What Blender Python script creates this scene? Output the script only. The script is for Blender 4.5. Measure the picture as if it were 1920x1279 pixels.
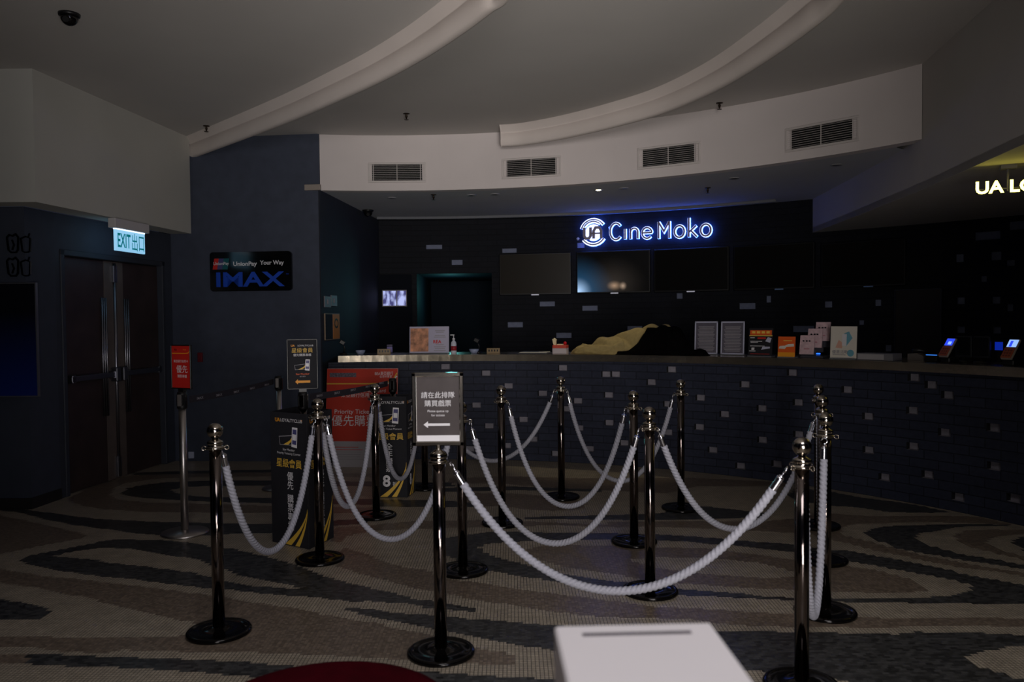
import bpy, math, random
import numpy as np
from mathutils import Vector, Matrix
random.seed(7)
PI = math.pi
for o in list(bpy.data.objects): bpy.data.objects.remove(o)
SC = bpy.context.scene
COL = SC.collection

# ---------------------------------------------------------------- camera
F = 1493.0; CXP = 960.0; CYP = 639.5; HC = 1.5
PITCH = math.atan(44.0 / F); ROLL = 0.0099
fw = Vector((0, math.cos(PITCH), -math.sin(PITCH)))
r0 = Vector((1, 0, 0)); u0 = r0.cross(fw)
rt = r0 * math.cos(ROLL) - u0 * math.sin(ROLL)
up = u0 * math.cos(ROLL) + r0 * math.sin(ROLL)
cd = bpy.data.cameras.new('camera'); cam = bpy.data.objects.new('camera', cd); COL.objects.link(cam)
M = Matrix.Identity(4)
for i in range(3):
    M[i][0] = rt[i]; M[i][1] = up[i]; M[i][2] = -fw[i]
M[0][3] = 0; M[1][3] = 0; M[2][3] = HC
cam.matrix_world = M
cd.sensor_width = 36; cd.lens = 28.0; cd.clip_start = 0.05; cd.clip_end = 100
cd.dof.use_dof = True; cd.dof.focus_distance = 6.0; cd.dof.aperture_fstop = 2.8
SC.camera = cam

# ---------------------------------------------------------------- world, lights, exposure
w = bpy.data.worlds.new('world'); SC.world = w; w.use_nodes = True
w.node_tree.nodes['Background'].inputs[0].default_value = (0.55, 0.62, 1.0, 1)
w.node_tree.nodes['Background'].inputs[1].default_value = 0.02
SC.view_settings.view_transform = 'Standard'; SC.view_settings.look = 'None'
SC.view_settings.exposure = 0.0; SC.view_settings.gamma = 1.0
SC.view_settings.use_curve_mapping = False

def area(name, loc, target, sx, sy, power, col, spread=180):
    l = bpy.data.lights.new(name, 'AREA'); l.shape = 'RECTANGLE'; l.size = sx; l.size_y = sy
    l.energy = power; l.color = col; l.spread = math.radians(spread)
    o = bpy.data.objects.new(name, l); COL.objects.link(o)
    o.location = loc; d = Vector(target) - Vector(loc)
    o.rotation_euler = d.to_track_quat('-Z', 'Y').to_euler()
    return o
area('mall_daylight', (0.5, -4.5, 1.9), (0.2, 8, 2.8), 2.6, 1.4, 46, (1.0, 0.93, 0.90), 75)
area('floor_bounce_fill', (1.2, -1.8, 0.5), (0.7, 6.2, 3.9), 2.0, 1.0, 51, (1.0, 0.955, 0.91), 85)  # added low fill, stands in for daylight off the floor, lifts the ceiling
area('atrium_skylight', (0.6, -0.6, 5.2), (0.8, 1.6, 0), 2.4, 1.6, 40, (1.0, 0.965, 0.98), 110)
area('shop_glow', (3.2, -3.6, 2.0), (-1, 7, 1.5), 0.4, 1.8, 18, (0.45, 0.55, 1.0))

# ---------------------------------------------------------------- projection helpers (pixel -> place)
def ray(px, py):
    d = fw * F + rt * (px - CXP) + up * (CYP - py)
    return d / d.y
def atY(px, py, Y):
    d = ray(px, py); return Vector((d.x * Y, Y, HC + d.z * Y))
def ground(px, py, z=0.0):
    d = ray(px, py); t = (z - HC) / d.z
    return Vector((d.x * t, t, z))
AC = (-1.1, 3.22)
def circ(px, py, R):
    d = ray(px, py); a = d.x * d.x + 1; b = -2 * (d.x * AC[0] + AC[1]); c = AC[0] ** 2 + AC[1] ** 2 - R * R
    t = (-b + math.sqrt(b * b - 4 * a * c)) / (2 * a)
    p = Vector((d.x * t, t, HC + d.z * t))
    return p, math.atan2(p.x - AC[0], p.y - AC[1])
def arc(R, th, z=0.0):
    return Vector((AC[0] + R * math.sin(th), AC[1] + R * math.cos(th), z))

# ---------------------------------------------------------------- materials
def lin(c):
    return tuple((v / 12.92 if v <= 0.04045 else ((v + 0.055) / 1.055) ** 2.4) for v in [x / 255 for x in c])
MATS = {}
def mat(name, col, rough=0.6, metal=0.0, emit=None, es=0.0, noise=0.0, nscale=8.0, bump=0.0, spec=0.5, alpha=None):
    if name in MATS: return MATS[name]
    m = bpy.data.materials.new(name); m.use_nodes = True; nt = m.node_tree
    b = nt.nodes['Principled BSDF']
    c = lin(col)
    b.inputs['Base Color'].default_value = (*c, 1); b.inputs['Roughness'].default_value = rough
    b.inputs['Metallic'].default_value = metal; b.inputs['Specular IOR Level'].default_value = spec
    if emit:
        b.inputs['Emission Color'].default_value = (*lin(emit), 1); b.inputs['Emission Strength'].default_value = es
    if noise or bump:
        tc = nt.nodes.new('ShaderNodeTexCoord'); n = nt.nodes.new('ShaderNodeTexNoise')
        n.inputs['Scale'].default_value = nscale; n.inputs['Detail'].default_value = 5
        nt.links.new(tc.outputs['Object'], n.inputs['Vector'])
        if noise:
            r = nt.nodes.new('ShaderNodeValToRGB')
            r.color_ramp.elements[0].position = 0.3; r.color_ramp.elements[1].position = 0.7
            r.color_ramp.elements[0].color = (*[v * (1 - noise) for v in c], 1)
            r.color_ramp.elements[1].color = (*[min(1, v * (1 + noise)) for v in c], 1)
            nt.links.new(n.outputs['Fac'], r.inputs['Fac']); nt.links.new(r.outputs['Color'], b.inputs['Base Color'])
        if bump:
            bp = nt.nodes.new('ShaderNodeBump'); bp.inputs['Strength'].default_value = bump; bp.inputs['Distance'].default_value = 0.01
            nt.links.new(n.outputs['Fac'], bp.inputs['Height']); nt.links.new(bp.outputs['Normal'], b.inputs['Normal'])
    if alpha is not None: b.inputs['Alpha'].default_value = alpha
    MATS[name] = m; return m

def brick_mat(name, col, mortar, bw, bh, ms, rough=0.5, offset=0.5, coord='UV', speck=0.25, bump=0.4, nscale=25, spec=0.5):
    m = bpy.data.materials.new(name); m.use_nodes = True; nt = m.node_tree; b = nt.nodes['Principled BSDF']
    tc = nt.nodes.new('ShaderNodeTexCoord'); br = nt.nodes.new('ShaderNodeTexBrick')
    br.offset = offset; br.inputs['Scale'].default_value = 1.0
    br.inputs['Brick Width'].default_value = bw; br.inputs['Row Height'].default_value = bh
    br.inputs['Mortar Size'].default_value = ms; br.inputs['Mortar Smooth'].default_value = 0.2
    c = lin(col); mc = lin(mortar)
    br.inputs['Color1'].default_value = (*[v * (1 - speck) for v in c], 1)
    br.inputs['Color2'].default_value = (*[v * (1 + speck) for v in c], 1)
    br.inputs['Mortar'].default_value = (*mc, 1)
    nt.links.new(tc.outputs[coord], br.inputs['Vector'])
    n = nt.nodes.new('ShaderNodeTexNoise'); n.inputs['Scale'].default_value = nscale; n.inputs['Detail'].default_value = 6
    nt.links.new(tc.outputs[coord], n.inputs['Vector'])
    mx = nt.nodes.new('ShaderNodeMix'); mx.data_type = 'RGBA'; mx.blend_type = 'OVERLAY'; mx.inputs[0].default_value = 0.35
    nt.links.new(br.outputs['Color'], mx.inputs[6]); nt.links.new(n.outputs['Fac'], mx.inputs[7])
    nt.links.new(mx.outputs[2], b.inputs['Base Color']); b.inputs['Roughness'].default_value = rough; b.inputs['Specular IOR Level'].default_value = spec
    bp = nt.nodes.new('ShaderNodeBump'); bp.inputs['Strength'].default_value = bump; bp.inputs['Distance'].default_value = 0.004
    bp.invert = True
    nt.links.new(br.outputs['Fac'], bp.inputs['Height']); nt.links.new(bp.outputs['Normal'], b.inputs['Normal'])
    MATS[name] = m; return m

ceil_m = mat('ceiling_paint', (196, 192, 188), 0.9, noise=0.03, nscale=1.5)
white_m = mat('bulkhead_paint', (214, 206, 204), 0.85, noise=0.03, nscale=2)
soff_m = mat('soffit_paint', (190, 192, 196), 0.85, noise=0.03, nscale=2)
beam_m = mat('beam_paint', (218, 208, 202), 0.8, noise=0.03, nscale=3)
lwall_m = mat('upper_wall_paint', (190, 188, 180), 0.9, noise=0.03, nscale=2)
dark_m = mat('dark_wall_paint', (62, 68, 84), 0.75, noise=0.12, nscale=9, bump=0.3)
dark2_m = mat('dark_column_paint', (54, 59, 72), 0.7, noise=0.1, nscale=7)
side_m = mat('dark_wall_blocker', (36, 40, 50), 0.7, noise=0.1, nscale=7)
plinth_m = mat('plinth_black', (30, 28, 28), 0.5)
wood_m = mat('door_wood', (56, 44, 44), 0.5, noise=0.2, nscale=6)
wood2_m = mat('door_wood_edge', (96, 86, 82), 0.45, noise=0.15, nscale=6)
frame_m = mat('door_frame_paint', (50, 54, 64), 0.6, noise=0.1)
steel_m = mat('brushed_steel', (150, 150, 158), 0.32, 1.0)
chrome_m = mat('polished_chrome', (176, 168, 158), 0.10, 1.0)
chromed_m = mat('dark_chrome', (100, 92, 90), 0.09, 1.0)
top_m = mat('counter_steel', (236, 224, 200), 0.2, 1.0, bump=0.35, nscale=5)
black_m = mat('black_plastic', (14, 14, 16), 0.4)
blackg_m = mat('black_gloss', (8, 8, 9), 0.12)
base_m = mat('black_gloss_base', (20, 18, 18), 0.12, 0.6)
cord_m = mat('grey_rope', (160, 160, 172), 0.75, noise=0.12, nscale=120)
ferr_m = mat('ferrule_chrome', (225, 225, 235), 0.18, 1.0)
redv_m = mat('red_velvet', (62, 2, 14), 1.0, noise=0.25, nscale=12, spec=0.05)
boxw_m = mat('white_box', (236, 230, 232), 0.6, noise=0.02, nscale=3)
slot_m = mat('slot_dark', (96, 90, 96), 0.8)
red_m = mat('print_red', (200, 34, 26), 0.6)
redb_m = mat('board_red', (196, 52, 32), 0.6, noise=0.05, nscale=4)
wht_m = mat('print_white', (226, 224, 228), 0.6)
gry_m = mat('print_grey', (150, 146, 152), 0.6)
gold_m = mat('print_gold', (222, 180, 66), 0.55)
orng_m = mat('print_orange', (242, 160, 30), 0.55)
orr_m = mat('print_orange_red', (232, 96, 24), 0.55)
yel_m = mat('print_yellow', (240, 200, 90), 0.55)
navy_m = mat('board_navy', (20, 20, 28), 0.8, noise=0.08, nscale=8)
navy2_m = mat('print_navy', (70, 70, 120), 0.5)
pink_m = mat('brochure_pink', (214, 184, 190), 0.6, noise=0.15, nscale=30)
blue_m = mat('print_blue', (16, 70, 190), 0.5)
teal_m = mat('print_teal', (10, 90, 96), 0.5)
cyan_m = mat('print_cyan', (110, 170, 190), 0.5)
cream_m = mat('print_cream', (222, 216, 204), 0.6)
olive_m = mat('olive_cotton', (158, 140, 92), 0.9, noise=0.12, nscale=30, bump=0.15)
blkc_m = mat('black_cloth', (9, 8, 9), 1.0, noise=0.2, nscale=20, bump=0.2, spec=0.02)
pale_m = mat('pale_brick_tile', (116, 124, 150), 0.6, noise=0.1, nscale=30)
pale2_m = mat('pale_brick_counter', (140, 136, 146), 0.7, noise=0.12, nscale=30)
reveal_m = mat('brick_reveal', (20, 21, 26), 0.8)
cbrick_m = brick_mat('counter_brick', (47, 51, 67), (30, 32, 42), 0.23, 0.073, 0.004, rough=0.55, bump=0.5, speck=0.12, spec=0.2)
wbrick_m = brick_mat('back_wall_brick', (21, 23, 30), (15, 17, 23), 0.26, 0.073, 0.004, rough=0.7, speck=0.12, spec=0.2)
f_beige = brick_mat('mosaic_beige', (176, 164, 146), (66, 62, 56), 0.0175, 0.0175, 0.0016, rough=0.33, offset=0.0, coord='Object', speck=0.12, bump=0.2, nscale=9)
f_brown = brick_mat('mosaic_brown', (122, 108, 94), (92, 82, 74), 0.0175, 0.0175, 0.0011, rough=0.3, offset=0.0, coord='Object', speck=0.3, bump=0.2, nscale=60)
f_dark = brick_mat('mosaic_dark', (62, 62, 62), (48, 48, 48), 0.03, 0.0175, 0.0011, rough=0.3, offset=0.4, coord='Object', speck=0.6, bump=0.2, nscale=50)

# ---------------------------------------------------------------- mesh builder
class MB:
    def __init__(s): s.v = []; s.f = []; s.mi = []; s.mats = []; s.uv = {}; s.sm = set()
    def m(s, mt):
        if mt not in s.mats: s.mats.append(mt)
        return s.mats.index(mt)
    def face(s, idx, mt, smooth=False):
        if smooth: s.sm.add(len(s.f))
        s.f.append(tuple(idx)); s.mi.append(s.m(mt))
    def add(s, vs): n = len(s.v); s.v.extend([tuple(v) for v in vs]); return n
    def quad(s, a, b, c, d, mt): n = s.add([a, b, c, d]); s.face((n, n + 1, n + 2, n + 3), mt)
    def box(s, c, sz, mt, rot=None, bev=0.0):
        x, y, z = [t / 2 for t in sz]
        if bev > 0:
            # chamfered box
            b = min(bev, x * .9, y * .9, z * .9)
            pts = []
            for sx in (-1, 1):
                for sy in (-1, 1):
                    for szz in (-1, 1):
                        pts.append((sx * x, sy * (y - b), szz * (z - b))); pts.append((sx * (x - b), sy * y, szz * (z - b))); pts.append((sx * (x - b), sy * (y - b), szz * z))
            import bmesh
            bm = bmesh.new()
            for p in pts: bm.verts.new(p)
            bmesh.ops.convex_hull(bm, input=bm.verts)
            bm.verts.index_update()
            vs = [Vector(v.co) for v in bm.verts]; fs = [[v.index for v in f.verts] for f in bm.faces]; bm.free()
        else:
            vs = [Vector((sx * x, sy * y, szz * z)) for sx in (-1, 1) for sy in (-1, 1) for szz in (-1, 1)]
            fs = [(0, 1, 3, 2), (4, 6, 7, 5), (0, 4, 5, 1), (2, 3, 7, 6), (0, 2, 6, 4), (1, 5, 7, 3)]
        if rot is not None: vs = [rot @ v for v in vs]
        n = s.add([v + Vector(c) for v in vs])
        for f in fs: s.face([n + i for i in f], mt)
    def prism(s, pts, y0, y1, mt, side=None):
        # polygon in local XZ (front at y0), extruded to y1; pts counterclockwise seen from -Y
        side = side or mt; k = len(pts)
        n = s.add([(p[0], y0, p[1]) for p in pts] + [(p[0], y1, p[1]) for p in pts])
        s.face([n + i for i in range(k)], mt); s.face([n + k + i for i in reversed(range(k))], side)
        for i in range(k):
            j = (i + 1) % k; s.face((n + i, n + k + i, n + k + j, n + j), side)
    def lathe(s, prof, mt, seg=32, c=(0, 0, 0), smooth=True):
        rings = []
        for r, z in prof:
            rings.append(s.add([(c[0] + r * math.cos(2 * PI * i / seg), c[1] + r * math.sin(2 * PI * i / seg), c[2] + z) for i in range(seg)]))
        for a, b in zip(rings[:-1], rings[1:]):
            for i in range(seg):
                j = (i + 1) % seg; s.face((a + i, a + j, b + j, b + i), mt, smooth)
        s.face([rings[0] + i for i in reversed(range(seg))], mt); s.face([rings[-1] + i for i in range(seg)], mt)
    def tube(s, pts, r, mt, seg=10, rfn=None, caps=True):
        pts = [Vector(p) for p in pts]; N = len(pts); rings = []; prev = None; L = 0
        for i, p in enumerate(pts):
            t = (pts[min(i + 1, N - 1)] - pts[max(i - 1, 0)]).normalized()
            if prev is None:
                a = Vector((0, 0, 1)) if abs(t.z) < 0.9 else Vector((1, 0, 0)); n_ = (a - t * a.dot(t)).normalized()
            else: n_ = (prev - t * prev.dot(t)).normalized()
            prev = n_; bn = t.cross(n_)
            if i: L += (p - pts[i - 1]).length
            rr = r[i] if isinstance(r, (list, tuple)) else r
            vs = []
            for k in range(seg):
                th = 2 * PI * k / seg; q = rr * (rfn(th, L) if rfn else 1)
                vs.append(p + n_ * math.cos(th) * q + bn * math.sin(th) * q)
            rings.append(s.add(vs))
        for a, b in zip(rings[:-1], rings[1:]):
            for i in range(seg):
                j = (i + 1) % seg; s.face((a + i, a + j, b + j, b + i), mt, True)
        if caps:
            s.face([rings[0] + i for i in reversed(range(seg))], mt); s.face([rings[-1] + i for i in range(seg)], mt)
    def text(s, txt, x, z, h, mt, y=-0.001, depth=0.0, align='CENTER', bold=0.0, sx=1.0, fitw=None):
        vs, fs = text_mesh(txt, align, bold, depth / max(h, 1e-6))
        if not vs: return
        k = h
        if fitw:
            xs = [v[0] for v in vs]; wd = (max(xs) - min(xs)) * k
            sx = fitw / wd
        n = s.add([(x + v[0] * k * sx, y - v[2] * k, z + v[1] * k) for v in vs])
        for f in fs: s.face([n + i for i in f], mt)
    def stroke(s, pts, wd, y0, y1, mt, side=None, closed=False):
        # flat ribbon of width wd along a 2D path in XZ with depth y0..y1
        P = [Vector((p[0], p[1])) for p in pts]; N = len(P); Lf = []; Rt = []
        for i in range(N):
            if closed: a = P[(i - 1) % N]; b = P[(i + 1) % N]
            else: a = P[max(i - 1, 0)]; b = P[min(i + 1, N - 1)]
            t = (b - a).normalized(); nn = Vector((-t.y, t.x))
            k = 1.0
            if 0 < i < N - 1 or closed:
                t1 = (P[i] - a).normalized(); c = max(0.35, abs(nn.dot(Vector((-t1.y, t1.x))))); k = 1 / c
            Lf.append(P[i] + nn * wd / 2 * k); Rt.append(P[i] - nn * wd / 2 * k)
        side = side or mt
        n = s.add([(p.x, y0, p.y) for p in Lf] + [(p.x, y0, p.y) for p in Rt] + [(p.x, y1, p.y) for p in Lf] + [(p.x, y1, p.y) for p in Rt])
        rng = range(N if closed else N - 1)
        for i in rng:
            j = (i + 1) % N
            s.face((n + i, n + N + i, n + N + j, n + j), mt); s.face((n + 2 * N + i, n + 2 * N + j, n + 3 * N + j, n + 3 * N + i), side)
            s.face((n + i, n + j, n + 2 * N + j, n + 2 * N + i), side); s.face((n + N + i, n + 3 * N + i, n + 3 * N + j, n + N + j), side)
        if not closed:
            s.face((n, n + 2 * N, n + 3 * N, n + N), side); s.face((n + N - 1, n + 2 * N - 1, n + 4 * N - 1, n + 3 * N - 1), side)
    def build(s, name, parent=None, uvfn=None, label=None):
        me = bpy.data.meshes.new(name); me.from_pydata(s.v, [], s.f)
        for mt in s.mats: me.materials.append(mt)
        me.polygons.foreach_set('material_index', s.mi)
        sm = [i in s.sm for i in range(len(s.f))]; me.polygons.foreach_set('use_smooth', sm)
        if uvfn:
            ul = me.uv_layers.new(name='UVMap'); buf = []
            for l in me.loops: buf.extend(uvfn(me.vertices[l.vertex_index].co))
            ul.data.foreach_set('uv', buf)
        me.update()
        o = bpy.data.objects.new(name, me); COL.objects.link(o)
        if parent: o.parent = parent
        if label: o['label'] = label
        return o

_tc = {}
def text_mesh(txt, align, bold, depth):
    key = (txt, align, bold, round(depth, 4))
    if key in _tc: return _tc[key]
    cu = bpy.data.curves.new('t', 'FONT'); cu.body = txt; cu.align_x = align; cu.align_y = 'CENTER'
    cu.offset = bold; cu.size = 1.0; cu.resolution_u = 3; cu.extrude = depth
    o = bpy.data.objects.new('t', cu); COL.objects.link(o)
    dg = bpy.context.evaluated_depsgraph_get(); me = bpy.data.meshes.new_from_object(o.evaluated_get(dg))
    vs = [tuple(v.co) for v in me.vertices]; fs = [tuple(p.vertices) for p in me.polygons]
    if vs:
        zc = [v[1] for v in vs]; mid = (max(zc) + min(zc)) / 2
        vs = [(v[0], v[1] - mid, v[2]) for v in vs]
    bpy.data.objects.remove(o); bpy.data.meshes.remove(me); bpy.data.curves.remove(cu)
    _tc[key] = (vs, fs); return _tc[key]

def struct(o): o['kind'] = 'structure'; return o
def tag(o, label, cat, group=None, kind=None):
    o['label'] = label; o['category'] = cat
    if group: o['group'] = group
    if kind: o['kind'] = kind
    return o
def thing(name, label, cat, loc, rz=0.0, group=None, rx=0.0):
    o = bpy.data.objects.new(name, None); COL.objects.link(o); o.empty_display_size = 0.1
    o.location = loc; o.rotation_euler = (rx, 0, rz); return tag(o, label, cat, group)
def copy_tree(o, parent=None):
    kids = list(o.children); c = o.copy(); COL.objects.link(c); c.parent = parent
    for k in kids: copy_tree(k, c)
    return c

# ================================================================ FLOOR
ZC, ZB = 3.43, 2.85     # main ceiling, soffit over the counter
ZL = 2.46               # low ceiling on the right
DARKP = [
 ([(0,948.5),(62,957),(104,963),(158,970),(198,974),(312,979),(375,980),(400,982),(505,982),(640,975),(690,972),(690,982),(640,985),(505,1000),(440,1001),(400,1004),(325,1004),(271,1002),(219,995),(183,990),(135,984),(83,973.5),(42,962),(0,957)], []),
 ([(35,1051),(62,1040),(104,1032),(146,1025),(188,1015),(219,1012),(271,1012),(312,1013),(365,1018),(400,1026),(432,1028),(497,1043),(557,1060),(605,1080),(651,1092),(692,1102),(734,1111),(780,1123),(816,1128),(870,1137),(896,1142),(896,1148),(843,1143),(800,1140),(760,1131),(738,1131),(692,1127),(667,1129),(599,1121),(557,1118),(505,1114),(434,1106),(380,1102),(333,1097),(250,1086),(188,1080),(146,1075),(90,1067),(65,1061),(38,1053)],
  [[(102,1043),(146,1032),(198,1027),(240,1029),(281,1034),(312,1041),(344,1045),(365,1047),(385,1056),(407,1062),(432,1072),(449,1080),(474,1083),(526,1093),(567,1103),(563,1105),(526,1102),(484,1100),(432,1091),(400,1084),(365,1074),(312,1067),(266,1061),(208,1056),(179,1049),(146,1047),(104,1044)]]),
 ([(-90,1118),(0,1124),(21,1126),(52,1132),(73,1137),(90,1141),(99,1147.5),(90,1155),(73,1161),(42,1163),(-90,1164)], []),
 ([(54,1228),(83,1225),(208,1232),(312,1234),(380,1238),(484,1243),(560,1250),(700,1256),(843,1262),(950,1269),(1040,1274),(1200,1285),(1200,1320),(1040,1310),(800,1300),(600,1285),(463,1269),(411,1265),(380,1261),(312,1256),(188,1250),(133,1249),(54,1246)], []),
 ([(645,1139),(697,1141),(734,1148),(780,1152),(812,1153),(877,1160),(947,1165),(979,1168),(1040,1172),(1200,1180),(1348,1185),(1427,1184),(1520,1186),(1597,1187),(1682,1189),(1708,1185),(1791,1185),(1862,1188),(1960,1192),(2050,1195),(2050,1330),(1700,1300),(1640,1290),(1590,1277),(1560,1272),(1500,1262),(1420,1259),(1300,1240),(1200,1230),(1040,1219),(993,1213),(958,1208),(933,1204),(910,1197),(885,1192),(843,1184),(800,1178),(760,1168),(734,1163),(692,1157),(651,1144)],
  [[(1807,1236),(1822,1228),(1874,1215),(1905,1212),(1960,1214),(2050,1216),(2050,1300),(1960,1290),(1905,1271),(1853,1255),(1822,1247)]]),
 ([(808,1031),(815,1020),(837,1008),(864,1005),(885,1002),(916,997.5),(968,997.5),(1020,998.5),(1114,999.5),(1160,1000),(1186,1002),(1234,1002),(1286,1005),(1327,1008),(1390,1014),(1452,1018),(1494,1022),(1551,1031),(1593,1033),(1645,1043),(1678,1048.5),(1728,1058),(1770,1066),(1801,1075),(1853,1085),(1960,1104),(2050,1115),(2050,1133),(1960,1131),(1832,1132),(1728,1131),(1645,1129),(1620,1131),(1593,1130),(1551,1127),(1494,1126),(1452,1124.5),(1390,1122),(1359,1119),(1307,1118),(1269,1116),(1167,1109),(1140,1106),(1125,1104),(1072,1098.5),(1051,1093),(1010,1085),(960,1079),(937,1073),(910,1070),(890,1062),(864,1052),(837,1041),(810,1033)],
  [[(900,1026),(910,1020),(937,1018),(968,1016),(1016,1013),(1072,1012),(1160,1012),(1230,1014),(1286,1015),(1317,1019),(1359,1021.5),(1411,1027),(1473,1034),(1494,1035),(1560,1050),(1583,1052),(1620,1057),(1632,1059),(1707,1073),(1760,1082),(1812,1094),(1825,1105),(1799,1114),(1770,1118),(1707,1121.5),(1637,1122.5),(1551,1121.5),(1494,1120.5),(1432,1118),(1382,1112),(1317,1108),(1269,1104),(1180,1093),(1160,1091),(1104,1083),(1062,1078),(1041,1074),(1016,1069),(989,1060),(958,1052),(918,1040),(902,1033)]]),
 ([(980,970),(1045,968),(1140,966),(1240,962),(1280,948),(1330,950),(1390,957),(1440,963),(1440,970),(1370,972),(1290,975),(1186,975),(1140,975),(1045,973),(980,974)], []),
 ([(700,937),(830,938),(900,944),(900,950),(830,951),(700,950)], []),
 ([(1620,1000),(1637,991),(1666,987),(1697,985),(1749,984),(1853,983),(1895,983),(1891,986),(1801,988),(1770,993),(1728,1000),(1713,1009),(1728,1018),(1770,1031),(1812,1041),(1874,1050),(1960,1068),(2050,1085),(2050,1090),(1960,1073),(1874,1060),(1833,1054),(1791,1048),(1753,1041),(1718,1035),(1678,1027),(1653,1016),(1628,1006)], []),
 ([(1897,1015),(1912,1008),(1960,1004),(2050,1002),(2050,1055),(1960,1045),(1920,1033)], []),
 ([(1478,928),(1490,915),(1557,922),(1603,931),(1707,945),(1780,960),(1749,962),(1661,960),(1614,952),(1557,948),(1500,940)], []),
 ([(228,925),(240,915),(271,909),(312,904),(400,901),(520,901),(700,903),(850,905),(850,912),(700,912),(520,910),(400,911),(344,913),(321,919),(333,925),(365,930),(400,932),(520,934),(700,936),(700,947),(520,944),(400,941),(333,938),(260,933),(233,929)], []),
 ([(820,915),(960,912),(1130,918),(1130,922),(960,919),(820,923)], []),
 ([(250,886),(400,882),(620,880),(620,884),(400,887),(250,891)], []),
]
BROWNP = [
 ([(-90,1225),(54,1228),(54,1246),(-90,1244)], []),
 ([(981,1033),(1010,1023.5),(1052,1022),(1150,1023),(1230,1026),(1317,1028),(1411,1039),(1490,1050),(1551,1057),(1583,1061),(1637,1067),(1687,1080),(1712,1088),(1739,1109),(1666,1112),(1551,1109),(1494,1106),(1421,1104),(1359,1100),(1286,1094),(1234,1091),(1200,1086),(1156,1077),(1072,1066),(1016,1052),(991,1040)],
  [[(1180,1050),(1230,1045),(1286,1045),(1348,1048),(1421,1055),(1457,1063),(1494,1074),(1500,1081),(1442,1084),(1384,1081),(1327,1077),(1286,1072),(1230,1065)]]),
 ([(645,1027),(682,1037),(734,1058),(780,1068),(787,1065),(840,1086),(906,1093),(939,1099),(1010,1110),(1052,1115),(1083,1118),(1160,1128),(1244,1139),(1319,1142),(1415,1148),(1494,1151),(1597,1158),(1697,1159),(2050,1159),(2050,1175),(1770,1174),(1687,1176),(1597,1177),(1494,1177),(1432,1174),(1338,1169),(1286,1161),(1140,1157),(1091,1153),(1027,1146),(987,1139),(947,1133),(906,1128),(864,1119),(839,1113),(760,1099),(734,1090),(688,1079),(636,1063),(625,1045)], []),
 ([(625,990),(692,985),(760,978),(800,977),(900,975),(960,976),(1100,983),(1160,985),(1160,989),(1040,985),(900,989),(802,991),(760,992),(705,995),(651,1005),(636,1016),(625,1025)], []),
 ([(1140,978),(1230,978),(1330,977),(1430,978),(1490,972),(1520,966),(1520,1002),(1430,996),(1340,992),(1230,988),(1140,988)], []),
 ([(1520,964),(1551,962),(1600,966),(1650,968),(1760,967),(1833,969),(1905,985),(1833,981),(1740,979),(1660,981),(1600,983),(1575,990),(1583,1004),(1620,1013),(1653,1022),(1728,1040),(1801,1055),(1874,1067),(1960,1081),(2050,1095),(2050,1103),(1960,1088),(1874,1073),(1800,1064),(1728,1050),(1645,1033),(1600,1022),(1551,1010),(1520,1002)], []),
 ([(1789,1004),(1812,995),(1853,993),(1960,993),(1960,997),(1874,1006),(1853,1012),(1851,1018),(1870,1031),(1960,1052),(1960,1060),(1874,1039),(1832,1029),(1801,1020)], []),
 ([(840,897),(950,893),(1100,897),(1230,896),(1300,896),(1490,905),(1480,912),(1310,912),(1250,925),(1180,922),(1050,915),(950,908),(840,905)], []),
 ([(870,925),(960,925),(1020,930),(1080,935),(1100,945),(1090,955),(1040,958),(990,956),(950,950),(880,948)], []),
 ([(125,937),(160,918),(190,905),(240,893),(300,887),(520,885),(700,888),(700,895),(520,893),(400,894),(300,897),(240,905),(215,915),(205,928),(222,936),(271,942),(400,945),(520,949),(700,952),(700,962),(520,962),(400,961),(271,960),(200,955),(160,950)], []),
 ([(-90,955),(0,966),(62,979),(104,989),(146,997),(158,1004),(146,1010),(94,1020),(52,1029),(0,1039),(-90,1050)], []),
 ([(-90,1055),(0,1065),(42,1074),(73,1079),(125,1084),(188,1091),(250,1098),(333,1108),(400,1118),(434,1121),(484,1131),(536,1138),(567,1142),(599,1151),(651,1161),(692,1166),(734,1175),(776,1184),(816,1194),(885,1215),(916,1218),(947,1224),(967,1232),(964,1248),(885,1244),(800,1240),(720,1235),(600,1228),(515,1224),(380,1223),(229,1219),(198,1226),(104,1221),(62,1212),(0,1213),(-90,1213),(-90,1194),(0,1194),(146,1195),(292,1194),(354,1192),(390,1180),(365,1167),(312,1157),(271,1149),(229,1137),(198,1131),(167,1121),(125,1114),(83,1104),(0,1093),(-90,1085)], []),
]
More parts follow.
